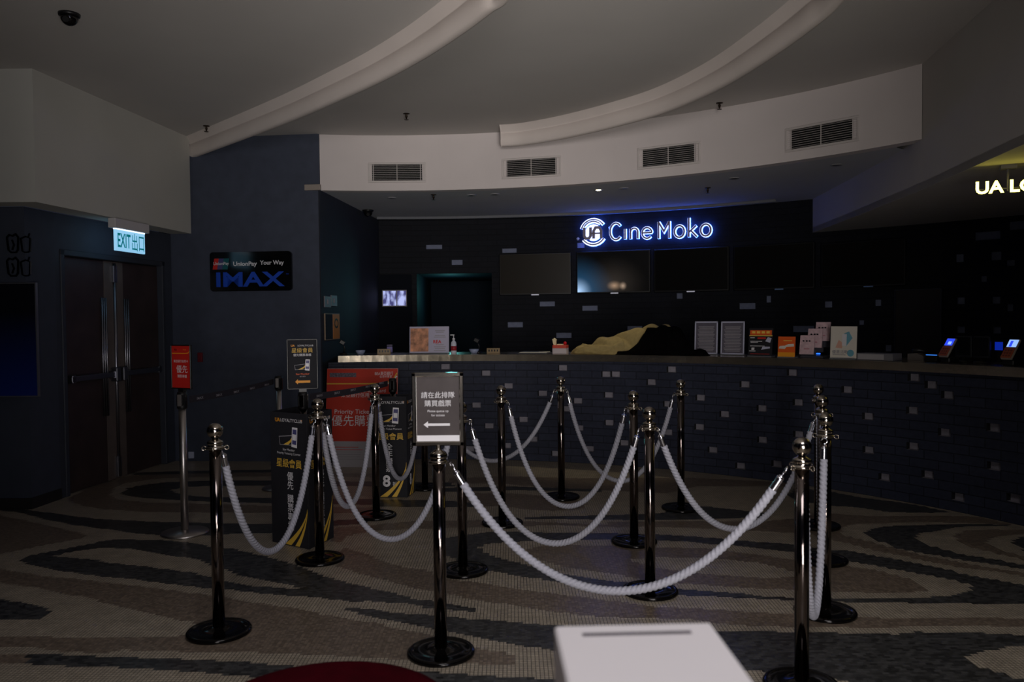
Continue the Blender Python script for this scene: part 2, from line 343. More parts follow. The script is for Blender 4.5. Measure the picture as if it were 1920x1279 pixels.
def build_floor():
    x0, x1, y0, y1, dx, dy = -5.2, 5.2, 2.6, 9.0, 0.04, 0.02
    nx = int(round((x1 - x0) / dx)); ny = int(round((y1 - y0) / dy))
    gx, gy = np.meshgrid(x0 + (np.arange(nx) + .5) * dx, y0 + (np.arange(ny) + .5) * dy)
    cls = np.zeros(gx.shape, dtype=np.int32)
    def inside(poly):
        P = [ground(*p) for p in poly]; r = np.zeros(gx.shape, dtype=bool); n = len(P)
        for i in range(n):
            ax, ay = P[i].x, P[i].y; bx, by = P[(i + 1) % n].x, P[(i + 1) % n].y
            if ay == by: continue
            c = ((ay > gy) != (by > gy)) & (gx < (bx - ax) * (gy - ay) / (by - ay) + ax)
            r ^= c
        return r
    for lst, k in ((BROWNP, 1), (DARKP, 2)):
        for poly, holes in lst:
            a = inside(poly)
            for h in holes: a &= ~inside(h)
            cls[a] = k
    # dark hole regions inside dark ring keep the brown lens
    xs = x0 + np.arange(nx + 1) * dx; ys = y0 + np.arange(ny + 1) * dy
    verts = []; faces = []; mi = []
    def vert(x, y): verts.append((x, y, 0.0)); return len(verts) - 1
    # merge runs along x of the same class
    for j in range(ny):
        row = cls[j]; i = 0
        while i < nx:
            k = i
            while k + 1 < nx and row[k + 1] == row[i]: k += 1
            a = vert(xs[i], ys[j]); vert(xs[k + 1], ys[j]); vert(xs[k + 1], ys[j + 1]); vert(xs[i], ys[j + 1])
            faces.append((a, a + 1, a + 2, a + 3)); mi.append(int(row[i])); i = k + 1
    for (a, b, c, d) in ((-8, 9, -6, y0), (-8, 9, y1, 13.5), (-8, x0, y0, y1), (x1, 9, y0, y1)):
        n = vert(a, c); vert(b, c); vert(b, d); vert(a, d); faces.append((n, n + 1, n + 2, n + 3)); mi.append(0)
    me = bpy.data.meshes.new('floor'); me.from_pydata(verts, [], faces)
    for mt in (f_beige, f_brown, f_dark): me.materials.append(mt)
    me.polygons.foreach_set('material_index', mi); me.update()
    o = bpy.data.objects.new('floor', me); COL.objects.link(o); struct(o)
build_floor()

# ================================================================ WALLS
RB, RF, RW = 5.23, 5.23, 7.7
TH_L = math.asin((-1.99 + 1.1) / RB)
P_UL0 = Vector((-3.63, 6.12, 0)); P_UL1 = Vector((-3.38, 8.45, 0))
# --- main ceiling
b = MB(); b.box((0.6, 6.6, ZC + 0.05), (13.5, 10.0, 0.1), ceil_m); struct(b.build('ceiling'))
# --- left upper wall (white) with its return to the left
def slab(b, pts, z0, z1, mt, back=None):
    n = len(pts)
    k = b.add([(p[0], p[1], z0) for p in pts] + [(p[0], p[1], z1) for p in pts])
    b.face([k + i for i in reversed(range(n))], mt); b.face([k + n + i for i in range(n)], mt)
    for i in range(n):
        j = (i + 1) % n; b.face((k + i, k + j, k + n + j, k + n + i), mt)
b = MB(); slab(b, [(-3.63, 6.12), (-3.38, 8.45), (-3.60, 8.47), (-3.85, 6.34), (-6, 6.34), (-6, 6.12)], 2.42, ZC, lwall_m)
struct(b.build('wall_upper_left'))
# lower dark wall: column then door wall
b = MB()
slab(b, [(-6, 6.36), (-3.87, 6.36), (-3.84, 6.72), (-3.95, 6.74), (-6, 6.74)], 0, 2.42, dark2_m)
slab(b, [(-6, 6.345), (-3.862, 6.345), (-3.832, 6.72), (-6, 6.72)], 0, 0.09, plinth_m)
struct(b.build('wall_left'))
b = MB(); b.box((-4.9, 7.6, 2.52), (2.6, 2.6, 0.18), dark2_m); 
# --- door in the left wall: local frame along the wall
dw0 = Vector((-3.84, 6.72, 0)); dw1 = Vector((-3.62, 8.5, 0)); dwd = (dw1 - dw0); LW = dwd.length; rzw = math.atan2(dwd.y, dwd.x)
# local x along wall away from camera, local -y faces the room (to the right)
wl = thing('wall_door_side', '', '', dw0, rzw); 
for k in ('label', 'category'): del wl[k]
struct(wl)
b = MB()
b.box((LW / 2, 0.08, 2.27), (LW, 0.16, 0.30), dark2_m)
b.box((0.03, 0.08, 1.06), (0.06, 0.16, 2.12), frame_m); b.box((LW - 0.07, 0.08, 1.06), (0.14, 0.16, 2.12), dark2_m)
b.build('wall_face', wl)
dr = thing('door_1', '', '', dw0, rzw)
for k in ('label', 'category'): del dr[k]
struct(dr)
b = MB(); ex = LW - 0.14
b.box((0.085, 0.05, 1.06), (0.05, 0.12, 2.12), frame_m, bev=0.005); b.box((ex - 0.025, 0.05, 1.06), (0.05, 0.12, 2.12), frame_m, bev=0.005)
b.box(((0.06 + ex) / 2, 0.05, 2.095), (ex - 0.06, 0.12, 0.05), frame_m, bev=0.005); b.build('door_frame', dr)
mid = (0.11 + ex - 0.05) / 2
for k, (a, c) in enumerate(((0.112, mid - 0.004), (mid + 0.004, ex - 0.052))):
    b = MB(); b.box(((a + c) / 2, 0.07, 1.035), (c - a, 0.045, 2.06), wood_m, bev=0.003)
    e = (c - 0.07) if k == 0 else (a + 0.07)
    b.box((e, 0.0455, 1.035), (0.14, 0.006, 2.06), wood2_m)
    leaf = b.build('door_leaf', dr)
    b = MB()
    e2 = (c - 0.17) if k == 0 else (a + 0.17)
    for q in (-0.03, 0.0, 0.03): b.tube([(e2 + q, 0.03, 0.62), (e2 + q, 0.03, 1.72)], 0.009, steel_m, 8)
    b.build('door_glazing_strip', leaf)
    b = MB(); z = 1.0
    b.box(((a + c) / 2, 0.0, z), (c - a - 0.1, 0.03, 0.05), steel_m, bev=0.006)
    for q in (a + 0.08, c - 0.08): b.box((q, 0.02, z), (0.05, 0.07, 0.07), steel_m, bev=0.006)
    b.box(((c - 0.05) if k == 0 else (a + 0.05), 0.005, z), (0.07, 0.07, 0.13), steel_m, bev=0.008)
    b.build('push_bar', leaf)
b = MB(); b.tube([(mid, 0.035, 0.03), (mid, 0.035, 2.05)], 0.016, steel_m, 10); b.box((mid, 0.035, 1.95), (0.06, 0.03, 0.16), steel_m, bev=0.004); b.box((mid, 0.035, 0.12), (0.06, 0.03, 0.2), steel_m, bev=0.004)
b.build('vertical_rod', dr)
# --- pillar wall
b = MB(); slab(b, [(-3.75, 8.52), (-1.99, 8.34), (-1.99, 8.9), (-3.75, 8.9)], 0, ZC, dark_m); struct(b.build('wall_pillar'))
# --- side wall between pillar and back wall
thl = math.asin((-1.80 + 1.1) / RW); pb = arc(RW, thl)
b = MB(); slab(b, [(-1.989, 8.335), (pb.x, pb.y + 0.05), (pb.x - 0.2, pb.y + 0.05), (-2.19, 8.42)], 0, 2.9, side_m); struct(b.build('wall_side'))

# --- arc walls with recessed bricks
def arc_wall(name, R, th0, th1, z0, z1, recs, wall, pale, depth, holes=(), thick=0.12, parent=None, step=0.12):
    us = {th0, th1}; zs = {z0, z1}
    n = int((th1 - th0) * R / step)
    for i in range(n + 1): us.add(th0 + (th1 - th0) * i / n)
    for r in list(recs) + list(holes):
        us.update((r[0], r[1])); zs.update((r[2], r[3]))
    us = sorted(u for u in us if th0 - 1e-9 <= u <= th1 + 1e-9); zs = sorted(z for z in zs if z0 - 1e-9 <= z <= z1 + 1e-9)
    b = MB(); nu = len(us) - 1; nz = len(zs) - 1
    def st(i, j):
        if i < 0 or j < 0 or i >= nu or j >= nz: return 0
        u = (us[i] + us[i + 1]) / 2; z = (zs[j] + zs[j + 1]) / 2
        for h in holes:
            if h[0] < u < h[1] and h[2] < z < h[3]: return 2
        for r in recs:
            if r[0] < u < r[1] and r[2] < z < r[3]: return 1
        return 0
    S = [[st(i, j) for j in range(nz)] for i in range(nu)]
    g = lambda i, j: S[i][j] if 0 <= i < nu and 0 <= j < nz else 0
    for i in range(nu):
        for j in range(nz):
            k = S[i][j]
            if k == 2: continue
            rr = R + (depth if k else 0); a0, a1, c0, c1 = us[i], us[i + 1], zs[j], zs[j + 1]
            b.quad(arc(rr, a0, c0), arc(rr, a1, c0), arc(rr, a1, c1), arc(rr, a0, c1), pale if k else wall)
            if k:
                if g(i - 1, j) == 0: b.quad(arc(R, a0, c0), arc(rr, a0, c0), arc(rr, a0, c1), arc(R, a0, c1), reveal_m)
                if g(i + 1, j) == 0: b.quad(arc(R, a1, c0), arc(R, a1, c1), arc(rr, a1, c1), arc(rr, a1, c0), reveal_m)
                if g(i, j - 1) == 0: b.quad(arc(R, a0, c0), arc(R, a1, c0), arc(rr, a1, c0), arc(rr, a0, c0), pale)
                if g(i, j + 1) == 0: b.quad(arc(R, a0, c1), arc(rr, a0, c1), arc(rr, a1, c1), arc(R, a1, c1), reveal_m)
    R2 = R + thick
    for i in range(nu):
        a0, a1 = us[i], us[i + 1]
        if not any(h[0] < (a0 + a1) / 2 < h[1] for h in holes):
            b.quad(arc(R2, a0, z0), arc(R2, a0, z1), arc(R2, a1, z1), arc(R2, a1, z0), wall)
        b.quad(arc(R, a0, z1), arc(R, a1, z1), arc(R2, a1, z1), arc(R2, a0, z1), wall)
    for a in (th0, th1): b.quad(arc(R, a, z0), arc(R, a, z1), arc(R2, a, z1), arc(R2, a, z0), wall)
    uv = lambda co: (math.atan2(co[0] - AC[0], co[1] - AC[1]) * R, co[2])
    return b.build(name, parent, uv)
def recs_px(lst, R, w, h):
    out = []
    for it in lst:
        px, py = it[0], it[1]; ww = it[2] if len(it) > 2 else w; hh = it[3] if len(it) > 3 else h
        p, th = circ(px, py, R); out.append((th - ww / 2 / R, th + ww / 2 / R, p.z - hh / 2, p.z + hh / 2))
    return out
BW = [(814,463,.22,.06),(857,492,.15,.07),(955,470,.2,.06),(1026,570,.21,.065),(1106,578,.21,.065),(966,609,.21,.07),(1057,629,.21,.07),(1190,616,.2,.065),(1401,574,.2,.075),(1506,617,.25,.075),(1089,460,.1,.07),(1274,555,.08,.07),(1441,561,.06,.08),
      (1851,442,.24,.085),(1916,422,.24,.085),(1799,484,.08,.085),(1867,480,.1,.085),(1894,493,.08,.06),(1844,523,.06,.06),(1646,568,.07,.07),(1801,564,.08,.07),(1867,563,.08,.07),(1893,577,.06,.07),(1686,617,.06,.07),(1801,618,.08,.07),(1868,619,.08,.07),(1665,653,.07,.07),(1553,571,.09,.07),(1615,605,.06,.05)]
pA, tA = circ(781, 513, RW); pB, tB = circ(922, 513, RW)
wall_back = struct(arc_wall('wall_back', RW, thl, 1.25, 0, 2.9, recs_px(BW, RW, .2, .07), wbrick_m, pale_m, 0.03, holes=[(tA, tB, -0.1, 2.11)]))
# passage behind the opening
b = MB(); a0 = arc(RW + .03, tA); a1 = arc(RW + .03, tB); o0 = arc(RW + 2.6, tA); o1 = arc(RW + 2.6, tB)
for (p, q) in ((a0, o0), (o0, o1), (o1, a1)):
    d = (q - p).normalized(); nn = Vector((-d.y, d.x, 0)) * 0.06
    slab(b, [(p.x, p.y), (q.x, q.y), (q.x + nn.x, q.y + nn.y), (p.x + nn.x, p.y + nn.y)], 0, 2.2, mat('passage_dark', (24, 28, 36), .8, spec=.1))
slab(b, [(a0.x, a0.y), (a1.x, a1.y), (o1.x, o1.y), (o0.x, o0.y)], 2.12, 2.2, mat('passage_dark', (24, 28, 36), .8, spec=.1))
struct(b.build('wall_passage'))
tl = bpy.data.lights.new('passage_lamp', 'POINT'); tl.energy = 5; tl.color = (0.2, 0.85, 0.9); tl.shadow_soft_size = 0.08
to = bpy.data.objects.new('passage_lamp', tl); COL.objects.link(to); to.location = arc(RW + 0.8, tA + 0.05, 1.85)

# --- bulkhead face + soffit over the counter
thR = math.asin((3.19 + 1.1) / RB)
b = MB(); N = 48
for i in range(N):
    a0 = TH_L + (thR - TH_L) * i / N; a1 = TH_L + (thR - TH_L) * (i + 1) / N
    b.quad(arc(RB, a0, ZB), arc(RB, a1, ZB), arc(RB, a1, ZC), arc(RB, a0, ZC), white_m)
    b.quad(arc(RB + .12, a0, ZB), arc(RB + .12, a0, ZC), arc(RB + .12, a1, ZC), arc(RB + .12, a1, ZB), white_m)
    b.quad(arc(RB, a0, ZB), arc(RB + .12, a0, ZB), arc(RB + .12, a1, ZB), arc(RB, a1, ZB), white_m)
struct(b.build('wall_bulkhead'))
b = MB(); thS = 0.66
for i in range(N):
    a0 = TH_L + (thS + .25 - TH_L) * i / N; a1 = TH_L + (thS + .25 - TH_L) * (i + 1) / N
    b.quad(arc(RB + .02, a0, ZB + .001), arc(RW + .1, a0, ZB + .001), arc(RW + .1, a1, ZB + .001), arc(RB + .02, a1, ZB + .001), soff_m)
    b.quad(arc(RB + .02, a0, ZB + .05), arc(RB + .02, a1, ZB + .05), arc(RW + .1, a1, ZB + .05), arc(RW + .1, a0, ZB + .05), soff_m)
struct(b.build('ceiling_soffit'))
cove_m = mat('cove_strip', (118, 120, 126), .8)
b = MB()   # cove strip along the wall top
for i in range(N):
    a0 = thl + (0.6 - thl) * i / N; a1 = thl + (0.6 - thl) * (i + 1) / N
    r1, r2 = RW - .30, RW - .26
    b.quad(arc(r1, a0, ZB), arc(r1, a0, ZB - .03), arc(r1, a1, ZB - .03), arc(r1, a1, ZB), cove_m)
    b.quad(arc(r1, a0, ZB - .03), arc(r2, a0, ZB - .03), arc(r2, a1, ZB - .03), arc(r1, a1, ZB - .03), cove_m)
    b.quad(arc(r2, a0, ZB - .03), arc(r2, a0, ZB), arc(r2, a1, ZB), arc(r2, a1, ZB - .03), cove_m)
struct(b.build('trim_3'))
# --- fin wall and low ceiling on the right
fin = [(3.56, 9.6), (3.40, 8.0), (3.19, 6.18), (3.03, 5.2), (2.93, 4.56), (2.84, 3.4)]
b = MB(); n = len(fin)
slab(b, fin[::-1] + [(p[0] + 0.10, p[1]) for p in fin], ZL, ZC, ceil_m); struct(b.build('wall_fin'))
b = MB(); slab(b, [(p[0], p[1]) for p in fin[::-1]] + [(7.5, 9.6), (7.5, 3.4)], ZL + 0.001, ZL + 0.06, ceil_m); struct(b.build('ceiling_right'))
b = MB(); slab(b, [(6.2, 1.5), (6.3, 1.5), (6.3, 9), (6.2, 9)], 0, ZC, side_m); struct(b.build('wall_right'))
b = MB(); slab(b, [(-6.0, 1.5), (-5.9, 1.5), (-5.9, 6.4), (-6.0, 6.4)], 0, ZC, side_m); struct(b.build('wall_far_left'))

b = MB(); slab(b, [(-6.0, .4), (-0.88, .4), (-0.88, .6), (-6.0, .6)], 0, ZC, side_m); struct(b.build('wall_blocker_left'))  # unseen wall added to keep light off the far left wall
b = MB(); slab(b, [(1.45, .4), (6.2, .4), (6.2, .6), (1.45, .6)], 0, ZC, side_m); struct(b.build('wall_blocker_right'))  # unseen wall added to cut the light on the right side
# --- curved ceiling beams
def smooth_path(pts, n=10):
    P = [Vector(p) for p in pts]; out = []
    for i in range(len(P) - 1):
        p0 = P[max(i - 1, 0)]; p1 = P[i]; p2 = P[i + 1]; p3 = P[min(i + 2, len(P) - 1)]
        for k in range(n):
            t = k / n
            out.append(0.5 * ((2 * p1) + (p2 - p0) * t + (2 * p0 - 5 * p1 + 4 * p2 - p3) * t * t + (3 * p1 - p0 - 3 * p2 + p3) * t ** 3))
    out.append(P[-1]); return out
def beam(name, pxs, zb, wd, extra):
    pts = [ground(px, py, zb) for px, py in pxs] + [Vector((e[0], e[1], zb)) for e in extra]
    pts = smooth_path(pts, 8); b = MB()
    prof = [(0.0, ZC + .01), (0.0, zb + .03), (-0.010, zb + .008), (-0.03, zb), (-wd + .02, zb), (-wd, zb + .015), (-wd - .004, ZC - .075), (-wd + .006, ZC - .07), (-wd - .002, ZC - .062), (-wd - .02, ZC - .03), (-wd - .07, ZC + .01)]
    rings = []
    for i, p in enumerate(pts):
        t = (pts[min(i + 1, len(pts) - 1)] - pts[max(i - 1, 0)]); t.z = 0; t.normalize(); nn = Vector((-t.y, t.x, 0))
        rings.append(b.add([(p.x + nn.x * q, p.y + nn.y * q, z) for q, z in prof]))
    for a, c in zip(rings[:-1], rings[1:]):
        for i in range(len(prof) - 1): b.face((a + i, a + i + 1, c + i + 1, c + i), beam_m, True)
    b.face([rings[0] + i for i in range(len(prof))], beam_m); b.face([rings[-1] + i for i in reversed(range(len(prof)))], beam_m)
    return struct(b.build(name))
beam('trim_1', [(366,298),(470,260),(560,226),(640,192),(720,156),(800,113),(870,68),(925,28),(960,-2)], 3.23, 0.08, [(0.12, 3.6), (0.3, 2.6)])
beam('trim_2', [(942,277),(985,274),(1060,262),(1150,242),(1250,214),(1350,171),(1440,118),(1530,55),(1590,0)], 3.23, 0.08, [(1.75, 3.2), (1.8, 2.6)])

# ================================================================ COUNTER
ctr = thing('service_counter', 'long curved dark brick ticket counter with polished steel top edge', 'counter', (0, 0, 0))
CR = [(835,688),(911,700),(1055,690),(1136,702),(1154,702),(1259,693),(953,724),(1221,717),(1017,738),(1141,741),(1083,752),(1313,746),(893,760),(1252,758),(981,787),(1182,769),(917,799),(1142,793),(1311,801),(1063,767),(1085,803),(1252,811),(999,824),(1170,831),(1105,842),(1336,844),(881,842),(1042,851),(950,836),
      (1485,699),(1396,721),(1358,777),(1496,755),(1428,766),(1588,731),(1429,825),(1497,815),(1456,870),(1388,874),(1713,708),(1745,722),(1776,741),(1710,770),(1627,781),(1770,811),(1862,802),(1711,837),(1628,844),(1739,890),(1658,895),(1863,874),(1900,934),(1796,932)]
th0 = TH_L; thE = 1.22
arc_wall('brick_front', RF, th0 + .010, thE, 0, 1.045, recs_px(CR, RF, .098, .058), cbrick_m, pale2_m, 0.05, parent=ctr, thick=0.10)
b = MB(); N = 60; ri, ro, zt = RF - 0.035, RF + 0.62, 1.115
def ring_slab(b, r1, r2, z0, z1, t0, t1, mt, N=60):
    for i in range(N):
        a0 = t0 + (t1 - t0) * i / N; a1 = t0 + (t1 - t0) * (i + 1) / N
        b.quad(arc(r1, a0, z0), arc(r1, a1, z0), arc(r1, a1, z1), arc(r1, a0, z1), mt)
        b.quad(arc(r1, a0, z1), arc(r1, a1, z1), arc(r2, a1, z1), arc(r2, a0, z1), mt)
        b.quad(arc(r2, a0, z1), arc(r2, a1, z1), arc(r2, a1, z0), arc(r2, a0, z0), mt)
        b.quad(arc(r1, a0, z0), arc(r2, a0, z0), arc(r2, a1, z0), arc(r1, a1, z0), mt)
    for a in (t0, t1): b.quad(arc(r1, a, z0), arc(r1, a, z1), arc(r2, a, z1), arc(r2, a, z0), mt)
ring_slab(b, ri, ro, 1.047, zt, th0 + .030, thE, top_m); b.build('steel_worktop', ctr)
b = MB(); ring_slab(b, RF + .12, RF + .56, 0.02, 1.04, th0 + .032, thE, side_m); b.build('cabinet_body', ctr)

# ================================================================ STANCHIONS AND ROPES
def make_stanchion(label):
    t = thing('rope_stanchion', label, 'stanchion', (0, 0, 0), 0, 'polished rope stanchions of the queue')
    b = MB(); b.lathe([(.148, 0), (.152, .004), (.152, .012), (.146, .019), (.13, .021), (.128, .019), (.06, .024), (.042, .03), (.03, .034)], base_m, 48); b.build('base', t)
    b = MB(); b.lathe([(.0285, .03), (.0285, .895)], chromed_m, 28); b.build('pole', t)
    b = MB(); b.lathe([(.030, .885), (.044, .888), (.047, .893), (.044, .898), (.032, .902), (.036, .912), (.038, .918), (.034, .925), (.018, .933), (.014, .938)], chrome_m, 32)
    for k in range(4):
        a = PI / 4 + k * PI / 2; cx, cy = .052 * math.cos(a), .052 * math.sin(a)
        b.tube([(cx + .010 * math.cos(q) * math.cos(a), cy + .010 * math.cos(q) * math.sin(a), .892 + .010 * math.sin(q)) for q in [2 * PI * j / 10 for j in range(11)]], .0028, chrome_m, 6)
    b.build('collar', t)
    b = MB()
    pr = [(.013, .936), (.0125, .945)] + [(max(.001, .0375 * math.sin(q)), .9735 - .0375 * math.cos(q)) for q in [0.36 + (PI - .36) * k / 16 for k in range(17)]]
    b.lathe(pr, chrome_m, 32); b.build('ball_finial', t)
    return t
ST = {'P1':(411,1186),'P2':(600,1050),'P3':(706,968),'P4':(942,982),'PH':(797,915),'P5':(1053,933),'P6':(1189,1017),'P7':(1219,1110),'P8':(1277,954),'P9':(1503,1288),'P10':(1547,1149),'P11':(1541,1051),'P12':(1534,987),'PS':(827,1225),'PB':(868,1071)}
SL = {'P1':'front left rope stanchion, standing alone left of the black loyalty club box',
 'P2':'rope stanchion in front of the black loyalty club box',
 'P3':'rope stanchion in front of the red board and the rear loyalty club box',
 'P4':'first rope stanchion to the right of the silver framed sign',
 'PH':'rope stanchion at the rear, its top hidden behind the silver framed sign',
 'P5':'middle rear rope stanchion near the counter, below the tissue box',
 'P6':'rope stanchion just behind and left of the central front stanchion',
 'P7':'central rope stanchion behind the white ballot box',
 'P8':'rear rope stanchion near the counter, right of the central pair',
 'P9':'nearest rope stanchion at front right, its base cut by the picture edge',
 'P10':'second rope stanchion of the right hand row, just behind the nearest one',
 'P11':'third rope stanchion of the right hand row',
 'P12':'farthest rope stanchion of the right hand row, nearest the counter',
 'PB':'rope stanchion right behind the silver framed sign stanchion'}
pos = {k: ground(*v) for k, v in ST.items()}
proto = None
for k, v in pos.items():
    if k == 'PS': continue
    if proto is None: proto = make_stanchion(SL[k]); o = proto
    else: o = copy_tree(proto)
    o['label'] = SL[k]; o.location = v; o.rotation_euler = (0, 0, random.uniform(0, 3))
# sign stanchion
t = thing('sign_stanchion', 'front stanchion carrying the silver framed queue here sign', 'stanchion', pos['PS'], 0)
b = MB(); b.lathe([(.148, 0), (.152, .004), (.152, .012), (.146, .019), (.13, .021), (.128, .019), (.06, .024), (.042, .03), (.03, .034)], base_m, 48); b.build('base', t)
b = MB(); b.lathe([(.0285, .03), (.0285, .865)], chromed_m, 28); b.build('pole', t)
b = MB(); b.lathe([(.030, .855), (.044, .858), (.047, .863), (.044, .868), (.034, .873), (.040, .884), (.040, .892), (.034, .905), (.02, .915), (.012, .92), (.012, .94)], chrome_m, 32); b.build('collar', t)
fr = MB(); W, H, zb = .228, .325, .935; fb = .018
for (cx, cz, sx, sz) in ((0, zb + fb / 2, W, fb), (0, zb + H - fb / 2, W, fb), (-W / 2 + fb / 2, zb + H / 2, fb, H), (W / 2 - fb / 2, zb + H / 2, fb, H)):
    fr.box((cx, 0, cz), (sx, .022, sz), chrome_m, bev=.003)
frame = fr.build('sign_frame', t)
sg_m = mat('sign_print_grey', (80, 74, 74), 0.12, noise=0.15, nscale=9)
b = MB(); b.box((0, .004, zb + H / 2), (W - 2 * fb + .004, .006, H - 2 * fb + .004), sg_m)
b.box((0, .0005, zb + fb + .014), (W - 2 * fb - .004, .001, .026), wht_m)
b.build('sign_sheet', t)
b = MB(); yy = -.0005
b.text('請在此排隊', 0, zb + .225, .030, wht_m, yy, bold=.0); b.text('購買戲票', 0, zb + .188, .030, wht_m, yy, bold=.0)
b.text('Please queue up', 0, zb + .152, .0145, wht_m, yy); b.text('for tickets', 0, zb + .135, .0145, wht_m, yy)
b.prism([(-.065, zb + .093), (-.045, zb + .078), (-.045, zb + .0875), (.052, zb + .0875), (.052, zb + .0985), (-.045, zb + .0985), (-.045, zb + .108)], yy, yy + .0004, wht_m)
b.build('sign_lettering', t)

def catenary(A, B, L, n=80):
    A = Vector(A); B = Vector(B); d = Vector((B.x - A.x, B.y - A.y, 0)); h = d.length; v = B.z - A.z; d.normalize()
    L = max(L, 1.02 * math.hypot(h, v)); tgt = math.sqrt(L * L - v * v)
    lo, hi = 1e-3, 50
    for _ in range(80):
        a = (lo + hi) / 2
        val = 2 * a * math.sinh(min(50, h / (2 * a)))
        if val > tgt: lo = a
        else: hi = a
    x0 = h / 2 - a * math.atanh(v / L); c = A.z - a * math.cosh(-x0 / a)
    # sample by arc length
    s0 = a * math.sinh(-x0 / a); s1 = a * math.sinh((h - x0) / a); out = []
    for i in range(n + 1):
        s = s0 + (s1 - s0) * i / n; x = x0 + a * math.asinh(s / a)
        out.append(A + d * x + Vector((0, 0, a * math.cosh((x - x0) / a) + c - A.z)))
    return out
def rope(ka, kb, label, L=1.78, za=.888, zb=.888):
    A = pos[ka].copy(); B = pos[kb].copy(); d = (B - A); d.z = 0; d.normalize()
    A = A + d * .056; B = B - d * .056; A.z = za; B.z = zb
    base = (A + B) / 2; base.z = 0
    t = thing('barrier_rope', label, 'rope', base, 0, 'braided grey barrier ropes')
    path = [p - base for p in catenary(A, B, L, 560)]
    nH, nF = 12, 33
    rf = lambda th, s: 1 + .15 * abs(math.sin(1.5 * th + s * 142)) * 2 - .15
    b = MB(); b.tube(path[nF - 1:len(path) - nF + 1], .0165, cord_m, 18, rf); b.build('cord', t)
    for seq in (path, path[::-1]):
        b = MB(); b.tube(seq[nH + 2:nF + 1:3] + [seq[nF]], .0155, ferr_m, 16)
        b.tube([seq[nH], seq[nH + 3]], .011, ferr_m, 12); b.build('ferrule', t)
        b = MB(); p = seq[0]; q = seq[nH]; ax = (q - p).normalized(); sd = Vector((0, 0, 1)).cross(ax)
        if sd.length < .1: sd = Vector((1, 0, 0))
        sd.normalize(); L0 = (q - p).length
        pts = [q, p + ax * L0 * .55 + sd * .004]
        for k in range(9):
            a = PI * 1.5 * k / 8; pts.append(p + ax * .012 + ax * (.014 * math.cos(a)) + sd * (.014 * math.sin(a)))
        b.tube(pts, .0038, ferr_m, 8); b.build('snap_hook', t)
    return t
rope('P1', 'P2', 'grey rope hanging across the front of the black loyalty club box')
rope('P2', 'PB', 'grey rope dipping left of the silver framed sign stanchion')
rope('P2', 'P3', 'grey rope dipping before the red board, behind the front loyalty club box')
rope('P3', 'PH', 'grey rope hanging across the rear loyalty club box')
rope('PH', 'P5', 'shallow grey rope nearest the counter, right of the silver framed sign')
rope('PB', 'P7', 'grey rope from behind the silver framed sign to the central stanchion')
rope('PS', 'P9', 'longest grey rope across the front, above the white ballot box', L=1.86, za=.858)
rope('P4', 'P6', 'grey rope of the middle row in front of the middle rear stanchion')
rope('P5', 'P8', 'grey rope of the rear row between the two rear stanchions')
rope('P7', 'P11', 'grey rope running right from the central stanchion to the right hand row')
rope('P10', 'P9', 'grey rope seen end on, hanging low behind the nearest right stanchion')
rope('P10', 'P11', 'grey rope sliver right of the second stanchion of the right row')
rope('P11', 'P12', 'grey rope sliver at the far end of the right hand row')

# ================================================================ RETRACTABLE BELT POSTS
def belt_post(label, p, steel, zt=1.0, r=.026, br=.16):
    t = thing('belt_post', label, 'belt post', p, 0)
    b = MB(); b.lathe([(br, 0), (br + .002, .006), (br - .005, .016), (.05, .024), (.03, .03)], steel, 40); b.build('base', t)
    b = MB(); b.lathe([(r, .028), (r, zt - .10)], steel, 24); b.build('pole', t)
    b = MB(); b.lathe([(.033, zt - .115), (.035, zt - .11), (.035, zt - .02), (.031, zt), (.02, zt + .004)], black_m, 24)
    b.box((0, -.03, zt - .055), (.045, .03, .075), black_m, bev=.004); b.build('belt_cassette', t)
    b = MB(); b.box((0, -.047, zt - .055), (.028, .006, .082), steel, bev=.002); b.build('clip', t)
    return t
pole_m = mat('satin_steel_post', (190, 184, 182), 0.35, 1.0)
BA = ground(347, 1000); BB = Vector(((521 - 960) / 1493 * 7.04, 7.04, 0)); BC = Vector((-1.44, 5.46, 0)); BD = Vector((-1.03, 6.84, 0))
belt_post('silver belt post carrying the red priority sign by the doors', BA, pole_m, 1.0)
belt_post('belt post without a sign against the blue wall', BB, pole_m, 1.0)
belt_post('belt post rising from the front loyalty club box with a black sign', BC, chromed_m, 1.0, br=.12)
belt_post('belt post rising from the rear loyalty club box before the red board', BD, chromed_m, .985, br=.09)
belt_m = mat('black_belt', (34, 30, 40), 0.8)
def belt(A, B, label):
    A = Vector(A); B = Vector(B); d = B - A; L = d.length; rz = math.atan2(d.y, d.x)
    t = thing('queue_belt', label, 'belt', (A.x, A.y, A.z), rz)
    b = MB(); n = 20
    for i in range(n):
        x0, x1 = L * i / n, L * (i + 1) / n; s0 = -.012 * math.sin(PI * i / n); s1 = -.012 * math.sin(PI * (i + 1) / n)
        z0 = (B.z - A.z) * i / n + s0; z1 = (B.z - A.z) * (i + 1) / n + s1
        v = b.add([(x0, -.001, z0 - .024), (x1, -.001, z1 - .024), (x1, -.001, z1 + .024), (x0, -.001, z0 + .024), (x0, .001, z0 - .024), (x1, .001, z1 - .024), (x1, .001, z1 + .024), (x0, .001, z0 + .024)])
        b.face((v, v + 1, v + 2, v + 3), belt_m); b.face((v + 4, v + 7, v + 6, v + 5), belt_m); b.face((v + 3, v + 2, v + 6, v + 7), belt_m); b.face((v, v + 4, v + 5, v + 1), belt_m)
    b.build('webbing', t)
    b = MB(); k = int(L / .26)
    for i in range(k): b.text('IMAX', L * (i + .5) / k, -.012 * math.sin(PI * (i + .5) / k), .026, gry_m, -.002, sx=1.5, bold=.01)
    b.build('belt_lettering', t); return t
